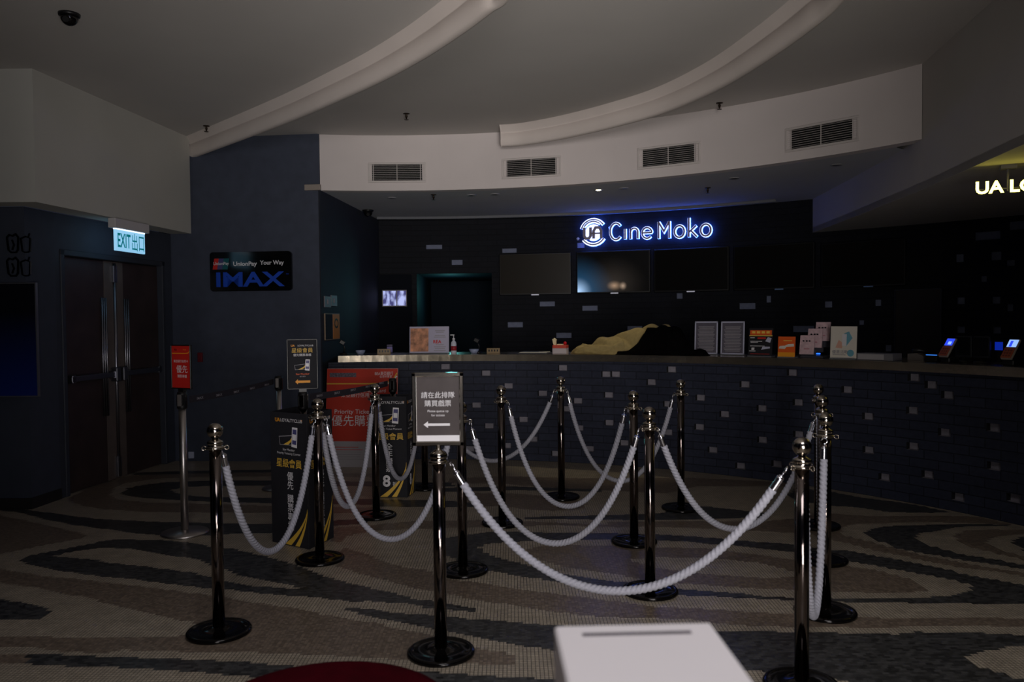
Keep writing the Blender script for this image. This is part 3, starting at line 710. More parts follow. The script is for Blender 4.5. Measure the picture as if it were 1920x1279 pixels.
belt(BA + Vector((.045, .02, .945)), BB + Vector((-.04, -.02, .955)), 'black printed belt from the silver post to the blue wall post')
belt(BC + Vector((.04, .03, .965)), BD + Vector((-.04, -.02, .945)), 'black printed belt crossing in front of the red board')

def arrow(b, x, z, L, w, mt, y):
    b.prism([(x - L / 2, z), (x - L / 2 + w, z - w), (x - L / 2 + w, z - w * .45), (x + L / 2, z - w * .45), (x + L / 2, z + w * .45), (x - L / 2 + w, z + w * .45), (x - L / 2 + w, z + w)], y, y + .0005, mt)
def post_sign(name, label, p, rz, W, H, bg, framemt, fn, zb=1.01):
    t = thing(name, label, 'sign', (p.x, p.y, zb), rz)
    b = MB(); f = .008
    for (cx, cz, sx, sz) in ((0, f / 2, W, f), (0, H - f / 2, W, f), (-W / 2 + f / 2, H / 2, f, H), (W / 2 - f / 2, H / 2, f, H)): b.box((cx, 0, cz), (sx, .016, sz), framemt, bev=.002)
    b.box((0, .006, H / 2), (W, .004, H), framemt); b.box((0, .004, -.006), (.05, .03, .024), framemt); b.build('sign_frame', t)
    b = MB(); b.box((0, 0, H / 2), (W - 2 * f, .006, H - 2 * f), bg); b.build('sign_sheet', t)
    b = MB(); fn(b, -.0036); b.build('sign_lettering', t); return t
def fn_red(b, y):
    b.text('BEA', -.05, .275, .016, black_m, y, bold=.02); b.text('Priority', .04, .275, .010, orng_m, y)
    b.stroke([(-.09, .25), (.04, .25), (.075, .253), (.09, .268)], .005, y, y + .0004, orng_m)
    b.text('東亞銀行信用卡', 0, .195, .021, wht_m, y); b.text('優先', .01, .140, .058, wht_m, y); b.text('購票專櫃', .01, .09, .024, wht_m, y)
post_sign('post_sign', 'small red priority sign on top of the silver belt post', BA, math.radians(-28), .20, .31, red_m, black_m, fn_red, zb=1.022)
def phone_card(b, x, z, s, y):
    b.prism([(x - .075 * s, z - .012 * s), (x - .068 * s, z - .058 * s), (x + .03 * s, z - .055 * s), (x + .03 * s, z + .0 * s)], y, y + .0004, gry_m)
    b.prism([(x - .072 * s, z - .015 * s), (x - .065 * s, z - .055 * s), (x + .03 * s, z - .052 * s), (x + .03 * s, z - .004 * s)], y - .0002, y + .0002, navy_m)
    b.prism([(x - .04 * s, z - .054 * s), (x - .002 * s, z - .053 * s), (x + .022 * s, z - .035 * s), (x + .028 * s, z - .010 * s), (x + .01 * s, z - .03 * s)], y - .0004, y, gold_m)
    b.prism([(x + .022 * s, z - .062 * s), (x + .064 * s, z - .067 * s), (x + .07 * s, z + .040 * s), (x + .03 * s, z + .042 * s)], y - .0006, y - .0002, wht_m)
    b.prism([(x + .028 * s, z - .048 * s), (x + .060 * s, z - .051 * s), (x + .064 * s, z + .030 * s), (x + .034 * s, z + .031 * s)], y - .0008, y - .0004, navy2_m)
    b.prism([(x + .032 * s, z - .026 * s), (x + .058 * s, z - .028 * s), (x + .060 * s, z + .004 * s), (x + .034 * s, z + .006 * s)], y - .001, y - .0006, wht_m)
def fn_blk(b, y):
    b.text('UA', -.062, .300, .019, orng_m, y, bold=.02); b.text('LOYALTYCLUB', .022, .300, .0155, wht_m, y)
    b.text('星級會員', .0, .268, .036, gold_m, y); b.text('優先購票專櫃', .0, .236, .020, wht_m, y)
    phone_card(b, .0, .175, .72, y); b.text('Star Member', 0, .105, .017, orr_m, y); b.text('優先購票', 0, .088, .010, gry_m, y); arrow(b, 0, .052, .10, .018, orng_m, y)
post_sign('post_sign', 'small black sign with orange arrow above the front loyalty club box', BC, math.radians(14), .205, .345, navy_m, black_m, fn_blk, zb=1.022)

# ---- loyalty club boxes
def swoosh(b, x1, z0, s, y, mirror=1):
    def seg(a0, a1, h): # curved blade
        n = 10; L = []; R = []
        for i in range(n + 1):
            t = i / n; zz = z0 + h * t
            L.append((x1 - (a0 * (1 - t) ** 1.9 + .002) * s, zz)); R.append((x1 - (a1 * (1 - t) ** 1.9) * s, zz))
        for i in range(n): b.prism([L[i], R[i], R[i + 1], L[i + 1]], y, y + .0004, gold_m)
    seg(.225, .165, .29 * s); seg(.125, .085, .29 * s)
def loyalty_face(b, W, H, y, kind, g, sw):
    b.text('UA', -.105, H - .05, .036, orng_m, y, bold=.02); b.text('LOYALTYCLUB', .028, H - .05, .031, wht_m, y)
    b.text('*', .128, H - .045, .03, orng_m, y)
    phone_card(g, .0, H - .145, 1.25, y)
    b.text('Star Member', 0, H - .245, .022, wht_m, y); b.text('Priority Ticketing Counter' if kind == 0 else 'Discount Ticket Moment', 0, H - .272, .021, wht_m, y)
    b.text('星級會員', .0, H - .335, .062, gold_m, y, bold=.006)
    if kind == 0:
        zz = [H - .42, H - .48, H - .57, H - .63, H - .69, H - .75]
        for ch, z in zip('優先購票專櫃', zz): b.text(ch, 0.01, z, .062, wht_m, y, bold=.004)
    else:
        for i, ch in enumerate('全年購票'): b.text(ch, 0.0, H - .42 - .062 * i, .062, wht_m, y, bold=.004)
        b.text('8', -.025, H - .71, .13, wht_m, y, bold=.03); b.text('折', .045, H - .735, .04, wht_m, y)
    swoosh(sw, W / 2 - .004, .006, 1.0, y)
def loyalty_box(label, c0, c1, c2, H, kind):
    # c0 front-left, c1 front-right corner, c2 rear-right corner (floor points)
    d = c1 - c0; W = d.length; rz = math.atan2(d.y, d.x); D = (c2 - c1).length
    t = thing('display_box', label, 'display box', ((c0.x + c1.x) / 2, (c0.y + c1.y) / 2, 0), rz, 'black loyalty club display boxes')
    e = (c2 - c1); R = Matrix.Rotation(-rz, 3, 'Z'); e = R @ e
    b = MB(); x = W / 2; tk = .008
    def wallp(p, q):
        dd = Vector((q[0] - p[0], q[1] - p[1], 0)); nn = Vector((-dd.y, dd.x, 0)).normalized() * tk
        slab(b, [p, q, (q[0] + nn.x, q[1] + nn.y), (p[0] + nn.x, p[1] + nn.y)], .002, H, navy_m)
    A = (-x, 0); B = (x, 0); C = (x + e.x, e.y); D_ = (-x + e.x, e.y)
    wallp(A, B); wallp(B, C); wallp(C, D_); wallp(D_, A); b.build('box_shell', t)
    b = MB(); g = MB(); sw = MB(); loyalty_face(b, W, H, -.0012, kind, g, sw); b.build('front_lettering', t); g.build('phone_picture', t); sw.build('gold_swoosh', t)
    b = MB(); s = .93; g = MB(); sw = MB(); loyalty_face(b, max(D, .30), H, -.0012, kind, g, sw)
    for o in (b.build('side_lettering', t), g.build('phone_picture', t), sw.build('gold_swoosh', t)):
        o.location = ((x + x + e.x) / 2, e.y / 2, 0); o.rotation_euler = (0, 0, math.atan2(e.y, e.x)); o.scale = (min(1, D / .32), 1, 1)
    return t
c0 = ground(511, 1016); c1 = ground(580, 1031); c2 = ground(626, 1008)
loyalty_box('tall black box with vertical white lettering behind the second stanchion', c0, c1, c2, .885, 0)
c0 = ground(698, 933); c1 = ground(764, 933); c2 = c1 + Vector((.04, .22, 0))
loyalty_box('tall black box with a large figure 8 before the counter', c0, c1, c2, .85, 1)

# ---- red board leaning at the counter
p0 = Vector((-1.92, 8.06, 0)); p1 = Vector((-1.18, 7.98, 0)); d = p1 - p0; W = d.length
t = thing('red_poster_board', 'large red priority ticketing board leaning against the counter', 'board', ((p0.x + p1.x) / 2, (p0.y + p1.y) / 2 , 0), math.atan2(d.y, d.x), rx=math.radians(-7.5))
H = 1.0; b = MB(); b.box((0, .006, H / 2 + .002), (W, .012, H), mat('foam_edge', (220, 220, 220), .7)); b.build('foam_panel', t)
b = MB(); b.box((0, -.001, .63), (W - .002, .002, .74), redb_m); b.box((0, -.001, .13), (W - .002, .002, .26), mat('board_white', (170, 166, 172), .7))
b.build('printed_sheet', t)
b = MB(); y = -.0025; x = -W / 2
g = MB(); g.box((x + .17, y, .935), (.28, .001, .045), mat('printed_photo', (96, 88, 100), .6, noise=.6, nscale=60)); g.build('photo_strip', t)
b.text('BEA東亞銀行', x + .60, .95, .042, wht_m, y, fitw=.19); b.text('信用卡專享', x + .62, .918, .026, wht_m, y)
g = MB(); g.stroke([(x + .0, .845), (x + .45, .845), (x + .62, .85), (x + .70, .89), (x + .735, .955)], .012, y, y + .0005, gold_m)
g.stroke([(x + .62, .838), (x + .69, .868), (x + .735, .925)], .014, y, y + .0005, wht_m); g.build('gold_stripe', t)
b.text('Credit Card', x + .50, .775, .05, wht_m, y); b.text('東亞銀行信用卡', x + .33, .73, .05, wht_m, y)
b.text('Priority Ticketing', x + .32, .555, .062, wht_m, y, fitw=.46); b.text('優先購票', x + .30, .47, .12, wht_m, y)
for i in range(6): b.box((x + .20 + .02 * (i % 3), y, .20 - i * .024), (.30 + .05 * (i % 2), .0008, .006), redb_m if i < 2 else gry_m)
b.build('board_lettering', t)

# ================================================================ WALL SIGNS
# UnionPay / IMAX sign
def on_pillar(px, py):
    d = ray(px, py); # plane through (-3.75,8.52) and (-1.99,8.34)
    a = Vector((-3.75, 8.52)); e = Vector((1.76, -.18)); # solve t*(dx,1) = a + s*e
    det = d.x * (-e.y) - (-e.x); tt = (a.x * (-e.y) + e.x * a.y) / det
    return Vector((d.x * tt, tt, HC + d.z * tt))
rzp = math.atan2(-.18, 1.76)
q0 = on_pillar(397, 547); q1 = on_pillar(549, 547); q2 = on_pillar(397, 474)
W = (q1 - q0).length; H = q2.z - q0.z
t = thing('wall_sign', 'black rounded sign with blue IMAX lettering on the blue wall', 'sign', ((q0.x + q1.x) / 2, (q0.y + q1.y) / 2 - .035, q0.z), rzp)
def rrect(x0, z0, x1, z1, r, n=6):
    out = []
    for (cx, cz, a) in ((x1 - r, z0 + r, -PI / 2), (x1 - r, z1 - r, 0), (x0 + r, z1 - r, PI / 2), (x0 + r, z0 + r, PI)):
        for k in range(n + 1): out.append((cx + r * math.cos(a + k * PI / 2 / n), cz + r * math.sin(a + k * PI / 2 / n)))
    return out
b = MB(); b.prism(rrect(-W / 2, 0, W / 2, H, .035), 0, .034, blackg_m); b.build('sign_box', t)
b = MB(); y = -.001
b.text('IMAX', -.02, H * .30, .21, blue_m, y, bold=.026, fitw=W * .84); b.text('TM', W * .45, H * .42, .02, blue_m, y)
sk = .02
for i, (mt, xx) in enumerate(((red_m, 0), (navy2_m, .05), (teal_m, .105))):
    b.prism([(-W / 2 + .03 + xx, H * .56), (-W / 2 + .09 + xx, H * .56), (-W / 2 + .11 + xx, H * .84), (-W / 2 + .05 + xx, H * .84)], y - .0003 * i, y + .0002, mt)
b.text('UnionPay', -W / 2 + .125, H * .70, .045, wht_m, y - .0015, bold=.01, fitw=.17)
b.text('UnionPay', -.06 + .0, H * .68, .062, wht_m, y, bold=.025, fitw=.26); b.text('Your Way', .235, H * .70, .062, wht_m, y, bold=.02, fitw=.26)
b.build('sign_lettering', t)
# small pale plate where bulkhead meets pillar
q = on_pillar(587, 352)
b = MB(); b.box((0, 0, 0), (.17, .03, .06), mat('beige_plate', (150, 140, 132), .7), bev=.003)
o = b.build('junction_plate'); o.location = (q.x, q.y - .016, q.z); o.rotation_euler = (0, 0, rzp); tag(o, 'small pale junction plate at the right top of the blue wall', 'plate')
q = on_pillar(368 + 0, 670)
b = MB(); b.box((0, 0, 0), (.05, .03, .10), mat('dark_red_plastic', (110, 20, 34), .5), bev=.004)
o = b.build('call_point'); o.location = (q.x + .05, q.y - .017, q.z); o.rotation_euler = (0, 0, rzp); tag(o, 'dark red call point on the blue wall right of the red post sign', 'call point')
q = on_pillar(356, 853)
b = MB(); b.box((0, 0, 0), (.06, .02, .07), mat('socket_white', (190, 196, 220), .5), bev=.004)
o = b.build('wall_socket'); o.location = (q.x + .02, q.y - .012, q.z); o.rotation_euler = (0, 0, rzp); tag(o, 'small white socket low on the blue wall by the silver post', 'socket')

# exit sign
s0 = Vector((-3.63, 6.12)); s1 = Vector((-3.38, 8.45))
d0 = ray(205, 414); d1 = ray(270, 432)
def on_upper(px, py):
    d = ray(px, py); e = s1 - s0; det = d.x * (-e.y) + e.x; tt = (s0.x * (-e.y) + e.x * s0.y) / det
    return Vector((d.x * tt, tt, HC + d.z * tt))
e0 = on_upper(205, 420); e1 = on_upper(270, 436); W = (e1 - e0).xy.length; rzs = math.atan2(e1.y - e0.y, e1.x - e0.x)
t = thing('exit_sign', 'lit green and white exit sign above the double doors', 'exit sign', ((e0.x + e1.x) / 2 + .02, (e0.y + e1.y) / 2, 2.13), rzs)
b = MB(); b.box((0, 0, .24), (W, .07, .085), mat('sign_housing', (200, 196, 196), .6), bev=.004); b.build('housing', t)
ep_m = mat('exit_panel_glow', (200, 225, 240), .4, emit=(150, 215, 255), es=.75)
b = MB(); b.box((.0, 0, .10), (W * .86, .02, .20), ep_m, bev=.003); b.build('lit_panel', t)
b = MB(); b.box((.0, 0, .193), (W * .86, .021, .012), mat('exit_tube_glow', (255, 255, 255), .4, emit=(225, 240, 255), es=1.8)); b.build('lamp_strip', t)
b = MB(); ex_m = mat('exit_green', (8, 92, 104), .5, emit=(8, 110, 120), es=.8)
b.text('EXIT', -.20 * W, .095, .175, ex_m, -.0125, bold=.02, fitw=W * .37); b.text('出口', .21 * W, .095, .17, ex_m, -.0125, bold=.006, fitw=W * .36)
b.build('sign_lettering', t)

# poster on the column and icon plates
def on_col(px, py, Y=6.36): return atY(px, py, Y)
a = on_col(0, 742); c = on_col(69, 532)
pst = bpy.data.materials.new('poster_blue'); pst.use_nodes = True; nt = pst.node_tree; bs = nt.nodes['Principled BSDF']
tc = nt.nodes.new('ShaderNodeTexCoord'); sp = nt.nodes.new('ShaderNodeSeparateXYZ'); rp = nt.nodes.new('ShaderNodeValToRGB')
nt.links.new(tc.outputs['Generated'], sp.inputs[0]); nt.links.new(sp.outputs['Z'], rp.inputs[0]); nt.links.new(rp.outputs[0], bs.inputs['Base Color'])
rp.color_ramp.elements[0].color = (*lin((10, 26, 84)), 1); rp.color_ramp.elements[1].color = (*lin((8, 9, 16)), 1); rp.color_ramp.elements[1].position = .75
bs.inputs['Roughness'].default_value = .35
nt.links.new(rp.outputs[0], bs.inputs['Emission Color']); bs.inputs['Emission Strength'].default_value = .05  # sheet emits a little of its own colour, bluer towards the bottom
Wp = .78; Hp = c.z - a.z
t = thing('wall_poster', 'dark blue poster on the left column', 'poster', (c.x - Wp / 2, 6.345, a.z))
b = MB(); b.box((0, 0, Hp / 2), (Wp, .02, Hp), pst); b.build('poster_sheet', t)
b = MB()
for sx in (-1, 1): b.box((sx * (Wp / 2 + .004), -.002, Hp / 2), (.008, .028, Hp + .016), mat('alu_trim', (150, 150, 155), .35, .8))
for sz in (-.004, Hp + .004): b.box((0, -.002, sz), (Wp, .028, .008), MATS['alu_trim'])
b.build('poster_frame', t)
for row, (py, lb) in enumerate(((457, 'upper row of black cup and popcorn outlines on the left column'), (501, 'lower row of black cup and popcorn outlines on the left column'))):
    q = on_col(36, py); t = thing('outline_plaque', lb, 'wall decoration', (q.x, 6.35, q.z - .07), 0)
    b = MB(); b.stroke([(-.09, .12), (-.08, .02), (-.06, .0), (-.02, .0), (-.005, .02), (.0, .12)], .012, -.004, .008, blackg_m)
    b.stroke([(-.09, .12), (-.07, .14), (-.045, .13), (-.02, .145), (.0, .12)], .012, -.004, .008, blackg_m)
    b.stroke([(-.05, .02), (-.035, .06), (-.05, .10)], .010, -.004, .008, blackg_m); b.build('popcorn_outline', t)
    b = MB(); b.stroke([(.02, .11), (.03, .01), (.05, .0), (.075, .0), (.09, .01), (.095, .11), (.06, .125), (.02, .11)], .010, -.004, .008, blackg_m)
    b.stroke([(.08, .12), (.09, .15)], .008, -.004, .008, blackg_m); b.build('cup_outline', t)

# ---- back wall door with lit vision panel (left end)
pd, td = circ(741, 600, RW)
t = thing('door_2', '', '', arc(RW - .03, td), -td)
for k in ('label', 'category'): del t[k]
struct(t)
b = MB(); b.box((0, 0, 1.05), (.46, .04, 2.1), mat('back_door_dark', (20, 23, 30), .8, spec=.1), bev=.004); b.build('door_leaf', t)
z0 = circ(741, 574, RW)[0].z; z1 = circ(741, 545, RW)[0].z
gl = bpy.data.materials.new('lit_window'); gl.use_nodes = True; nt = gl.node_tree; bs = nt.nodes['Principled BSDF']
tc = nt.nodes.new('ShaderNodeTexCoord'); mp = nt.nodes.new('ShaderNodeMapping'); mp.inputs['Scale'].default_value = (2.4, 1, 1.2)
nz = nt.nodes.new('ShaderNodeTexNoise'); nz.inputs['Scale'].default_value = 6; nz.inputs['Detail'].default_value = 6; rp = nt.nodes.new('ShaderNodeValToRGB')
nt.links.new(tc.outputs['Object'], mp.inputs[0]); nt.links.new(mp.outputs[0], nz.inputs['Vector']); nt.links.new(nz.outputs['Fac'], rp.inputs[0])
rp.color_ramp.elements[0].position = .40; rp.color_ramp.elements[0].color = (*lin((60, 60, 120)), 1); rp.color_ramp.elements[1].position = .58; rp.color_ramp.elements[1].color = (*lin((190, 200, 255)), 1)
nt.links.new(rp.outputs[0], bs.inputs['Emission Color']); bs.inputs['Emission Strength'].default_value = .9; bs.inputs['Base Color'].default_value = (.02, .02, .03, 1)
b = MB(); b.box((0, -.022, (z0 + z1) / 2), (.31, .006, z1 - z0), gl); pn = b.build('window_pane', t, label='brightly lit vision panel')
b = MB()
for cx, sx, cz, sz in ((0, .33, z0, .012), (0, .33, z1, .012), (-.16, .012, (z0 + z1) / 2, z1 - z0), (.16, .012, (z0 + z1) / 2, z1 - z0), (.03, .014, (z0 + z1) / 2, z1 - z0)): b.box((cx, -.026, cz), (sx, .01, sz), gry_m)
b.build('window_frame', t)
# dark panel door at right of the back wall
pa, ta = circ(1682, 545, RW); pb2, tb = circ(1766, 545, RW); tm = (ta + tb) / 2; Wd = (arc(RW, ta) - arc(RW, tb)).length
t = thing('door_3', '', '', arc(RW - .03, tm), -tm)
for k in ('label', 'category'): del t[k]
struct(t); b = MB(); b.box((0, 0, pa.z / 2), (Wd, .03, pa.z), mat('dark_brown_panel', (26, 20, 20), .6)); b.build('door_leaf', t)
b = MB()
for sx in (-1, 1): b.box((sx * (Wd / 2 + .006), -.006, pa.z / 2), (.010, .04, pa.z), mat('thin_trim', (60, 62, 76), .4, .5))
b.box((0, -.006, pa.z + .005), (Wd + .02, .04, .010), MATS['thin_trim']); b.build('door_frame', t)

# ---- televisions
def screen_mat(name, base, rough):
    return mat(name, base, rough)
tv_dark = mat('tv_screen_off', (18, 17, 16), 0.25, spec=.3); tv_brown = mat('tv_screen_brown', (44, 40, 34), 0.25)
tv_refl = bpy.data.materials.new('tv_screen_painted_reflection'); tv_refl.use_nodes = True; nt = tv_refl.node_tree; bs = nt.nodes['Principled BSDF']  # blue and warm room reflections painted as screen emission
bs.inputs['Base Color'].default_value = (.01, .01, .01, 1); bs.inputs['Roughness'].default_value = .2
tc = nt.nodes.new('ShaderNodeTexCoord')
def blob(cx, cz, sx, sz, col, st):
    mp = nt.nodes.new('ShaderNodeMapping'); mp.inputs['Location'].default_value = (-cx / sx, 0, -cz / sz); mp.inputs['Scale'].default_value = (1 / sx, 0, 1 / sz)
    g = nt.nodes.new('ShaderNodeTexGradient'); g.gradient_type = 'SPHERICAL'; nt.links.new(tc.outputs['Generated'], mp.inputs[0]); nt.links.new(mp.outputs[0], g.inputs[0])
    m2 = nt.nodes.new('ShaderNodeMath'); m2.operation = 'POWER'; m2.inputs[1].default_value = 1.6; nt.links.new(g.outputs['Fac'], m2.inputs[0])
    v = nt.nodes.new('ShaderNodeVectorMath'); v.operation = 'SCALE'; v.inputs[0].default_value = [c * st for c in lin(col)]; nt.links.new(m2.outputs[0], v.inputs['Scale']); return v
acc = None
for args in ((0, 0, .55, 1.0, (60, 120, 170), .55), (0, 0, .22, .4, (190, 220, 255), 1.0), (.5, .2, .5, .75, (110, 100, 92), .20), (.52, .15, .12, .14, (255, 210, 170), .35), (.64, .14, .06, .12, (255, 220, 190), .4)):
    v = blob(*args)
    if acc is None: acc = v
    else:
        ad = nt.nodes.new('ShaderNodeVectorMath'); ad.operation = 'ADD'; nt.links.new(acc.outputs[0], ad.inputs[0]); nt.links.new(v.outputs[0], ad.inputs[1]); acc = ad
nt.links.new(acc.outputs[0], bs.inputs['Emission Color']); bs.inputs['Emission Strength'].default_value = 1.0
TV = [(935, 1071, 475, 553, 'leftmost dark television above the counter, below no sign'),
      (1079, 1219, 470, 550, 'television with painted blue corner reflection under the lit cinema sign'),
      (1224, 1366, 465, 547, 'dark television directly right of the one with the painted reflection'),
      (1373, 1526, 458, 543, 'fourth television from the left, almost black'),
      (1536, 1696, 452, 538, 'rightmost black television, below the low ceiling')]
TV[0] = TV[0][:4] + ('leftmost dark television of the row above the counter',)
RT = RW - .10
for i, (x0, x1, y0, y1, lb) in enumerate(TV):
    xm = (x0 + x1) / 2; ym = (y0 + y1) / 2; pm, tm = circ(xm, ym, RT); pl = circ(x0, ym, RT)[0]; pr = circ(x1, ym, RT)[0]; Wt = (pr - pl).length - .01
    zt_ = circ(xm, y0, RT)[0].z; zb_ = circ(xm, y1, RT)[0].z; Ht = zt_ - zb_
    t = thing('television', lb, 'television', (pm.x, pm.y, zb_), -tm, 'televisions over the ticket counter')
    b = MB(); b.box((0, .025, Ht / 2), (Wt, .05, Ht), black_m, bev=.006); b.box((0, .06, Ht / 2), (Wt * .4, .06, Ht * .4), black_m); b.build('casing', t)
    b = MB(); b.box((0, -.001, Ht / 2 + .004), (Wt - .03, .004, Ht - .035), tv_refl if i == 1 else (tv_brown if i == 0 else tv_dark)); b.build('screen', t)
    b = MB(); b.box((.07 if i > 2 else (.0 if i != 1 else .02), -.004, .002), (.10, .008, .014), mat('badge_bright', (235, 235, 240), .3, emit=(200, 200, 220), es=.25) if i < 3 else mat('badge_dim', (120, 150, 200), .4)); b.build('badge', t)

# ---- neon sign
gw = mat('neon_halo_white', (255, 255, 255), .5, emit=(190, 205, 255), es=2.2)
gb = mat('neon_halo_blue', (120, 150, 255), .5, emit=(60, 110, 255), es=15.0)
nf = mat('neon_letter_face', (150, 140, 152), .5)
pc, tcn = circ(1212, 437, RW)
def neon_frame(px0, px1, py):
    a, ta = circ(px0, py, RW); b_, tb = circ(px1, py, RW); return (ta + tb) / 2, (b_ - a).length
def arc_pts(cx, cz, rx, rz, a0, a1, n=20): return [(cx + rx * math.cos(math.radians(a0 + (a1 - a0) * k / n)), cz + rz * math.sin(math.radians(a0 + (a1 - a0) * k / n))) for k in range(n + 1)]
STK = {'C': (0.62, [arc_pts(.33, .5, .33, .5, 40, 320)]),
 'i': (.12, [[(.06, 0), (.06, .62)]]),
 'n': (.52, [[(.06, 0), (.06, .62)], [(.06, .40)] + arc_pts(.27, .40, .21, .24, 150, 0) + [(.48, 0)]]),
 'e': (.58, [[(.02, .33), (.56, .33)] + arc_pts(.29, .32, .27, .32, 5, 320)]),
 'M': (.73, [[(.03, 0), (.03, 1.0)], [(.04, .97), (.34, .42), (.64, .97)], [(.65, 1.0), (.65, 0)]]),
 'o': (.60, [arc_pts(.30, .36, .28, .34, 0, 360)]),
 'k': (.50, [[(.05, 0), (.05, 1.12)], [(.46, .66), (.08, .30)], [(.16, .38), (.50, 0)]])}
def word(word_, px0, px1, pyb, pyt, lb):
    tm, W = neon_frame(px0, px1, (pyb + pyt) / 2); zb_ = circ((px0 + px1) / 2, pyb, RW)[0].z; zt_ = circ((px0 + px1) / 2, pyt, RW)[0].z; H = zt_ - zb_
    t = thing('cinema_sign_word', lb, 'sign', arc(RW, tm, zb_), -tm, 'halo lit cinema sign above the televisions')
    tot = sum(STK[c][0] for c in word_) + .19 * (len(word_) - 1); sx = W / tot; x = -W / 2
    for c in word_:
        w_, strokes = STK[c]; b = MB(); g = MB()
        for s_ in strokes:
            pts = [(x + p[0] * sx, p[1] * H) for p in s_]; cl = (c == 'o')
            if cl: pts = pts[:-1]
            b.stroke(pts, .020, -.075, -.055, nf, closed=cl); g.stroke(pts, .034, -.054, -.030, gw, side=gb, closed=cl)
        o = b.build('letter_face', t); g.build('halo_light', o)
        x += (w_ + .19) * sx
    return t
word('Cine', 1146, 1224, 449, 418, 'glowing blue white word Cine on the back wall')
word('Moko', 1236, 1335, 446, 414, 'glowing blue white word Moko right of the word Cine')
tm, W = neon_frame(1090, 1138, 436); zc_ = circ(1113, 437, RW)[0].z
t = thing('cinema_logo', 'round glowing logo with letters UA left of the word Cine', 'logo', arc(RW, tm, zc_), -tm, 'halo lit cinema sign above the televisions')
b = MB(); g = MB(); R_ = W * .47
b.prism([(R_ * .68 * math.cos(a), R_ * .68 * math.sin(a)) for a in [2 * PI * k / 32 for k in range(32)]], -.045, -.03, gw, gb); b.build('glowing_disc', t)
b = MB(); 
for a0, a1, rr in ((35, 165, 1.0), (50, 150, .86), (215, 330, 1.0)):
    pts = arc_pts(0, .01 if a0 < 180 else 0, R_ * rr, R_ * rr * (.98), a0, a1); b.stroke(pts, .016, -.075, -.055, nf); g.stroke(pts, .045, -.054, -.03, gw, side=gb)
b.build('swirl_face', t); g.build('swirl_halo', t)
b = MB(); k = R_ * .78
b.stroke([(-k * .95, k * .55), (-k * .95, -k * .35), (-k * .8, -k * .6), (-k * .45, -k * .6), (-k * .28, -k * .35), (-k * .28, k * .55)], .036, -.075, -.055, nf)
b.stroke([(k * .05, -k * .65), (k * .05, k * .15), (k * .25, k * .5), (k * .65, k * .5), (k * .85, k * .15), (k * .85, -k * .65)], .036, -.075, -.055, nf)
b.stroke([(-k * .28, -k * .1), (k * .85, -k * .1)], .020, -.075, -.055, nf); b.build('logo_letters', t)
b = MB()
for (sxx, szz) in ((W * .62, .06), (-W * .62, -.07)):
    for a in (0, 60, 120): b.stroke([(sxx - .022 * math.cos(math.radians(a)), szz - .022 * math.sin(math.radians(a))), (sxx + .022 * math.cos(math.radians(a)), szz + .022 * math.sin(math.radians(a)))], .006, -.02, -.014, wht_m)
b.build('star', t)

# ---- hanging loyalty sign on the right
ny = mat('neon_yellow_face', (255, 255, 200), .5, emit=(255, 238, 96), es=8.0)
p0 = atY(1828, 353, 5.28); rzn = math.atan2(-.27, .62)
t = thing('hanging_lit_sign', 'glowing yellow white lettering hanging from the low ceiling at right', 'sign', (p0.x, p0.y, p0.z), rzn)
def word_text(b, txt, mt, h, y, dep):
    b.text(txt, 0, 0, h, mt, y, align='LEFT', bold=.03, sx=1.06)
b = MB(); word_text(b, 'UA LOYALTY CLUB', ny, .11, 0, 0); b.build('lit_face', t)
b = MB(); b.text('UA LOYALTY CLUB', 0, 0, .11, black_m, .022, depth=.02, align='LEFT', bold=.03, sx=1.06); b.build('letter_return', t)
b = MB()
xr = .19
b.tube([(xr, .03, -.03), (xr, .03, ZL - p0.z)], .007, gry_m, 8); b.box((xr, .03, ZL - p0.z - .012), (.09, .09, .024), gry_m); b.tube([(0, .032, -.01), (1.0, .032, -.01)], .006, gry_m, 8); b.tube([(.95, .03, -.03), (.95, .03, ZL - p0.z)], .007, gry_m, 8)
b.build('hanger', t)

# ================================================================ CEILING FITTINGS
# air grilles on the bulkhead
GR = [(694, 795, 309, 338, 'leftmost air grille on the white bulkhead'), (944, 1048, 297, 331, 'second air grille from the left on the white bulkhead'), (1198, 1308, 272, 312, 'third air grille from the left on the white bulkhead'), (1475, 1604, 227, 278, 'rightmost air grille on the white bulkhead')]
gm = mat('grille_white', (204, 197, 194), .6); gd = mat('grille_dark', (12, 12, 12), .9)
for (x0, x1, y0, y1, lb) in GR:
    xm = (x0 + x1) / 2; ym = (y0 + y1) / 2; R = RB - .012; pm, tm = circ(xm, ym, R); Wg = (circ(x0, ym, R)[0] - circ(x1, ym, R)[0]).length
    hgt = abs(circ(x0, y0, R)[0].z - circ(x0, y1 if x0 < 900 else y1 , R)[0].z); hgt = .17
    t = thing('air_grille', lb, 'air grille', (pm.x, pm.y, pm.z - hgt / 2), -tm, 'air grilles on the bulkhead')
    b = MB(); f = .02
    b.box((0, .008, hgt / 2), (Wg, .006, hgt), gd); b.build('duct_opening', t)
    b = MB()
    for (cx, cz, sx, sz) in ((0, -f / 2, Wg + 2 * f, f), (0, hgt + f / 2, Wg + 2 * f, f), (-Wg / 2 - f / 2, hgt / 2, f, hgt), (Wg / 2 + f / 2, hgt / 2, f, hgt)): b.box((cx, 0, cz), (sx, .016, sz), gm, bev=.003)
    b.build('grille_frame', t)
    b = MB()
    for k in range(9): b.box((0, 0, hgt * (k + .5) / 9), (Wg, .008, .0022), gm)
    for cx in (-Wg / 2 + .035, 0, Wg / 2 - .035): b.box((cx, -.004, hgt / 2), (.006, .006, hgt), gm)
    b.build('slats', t)
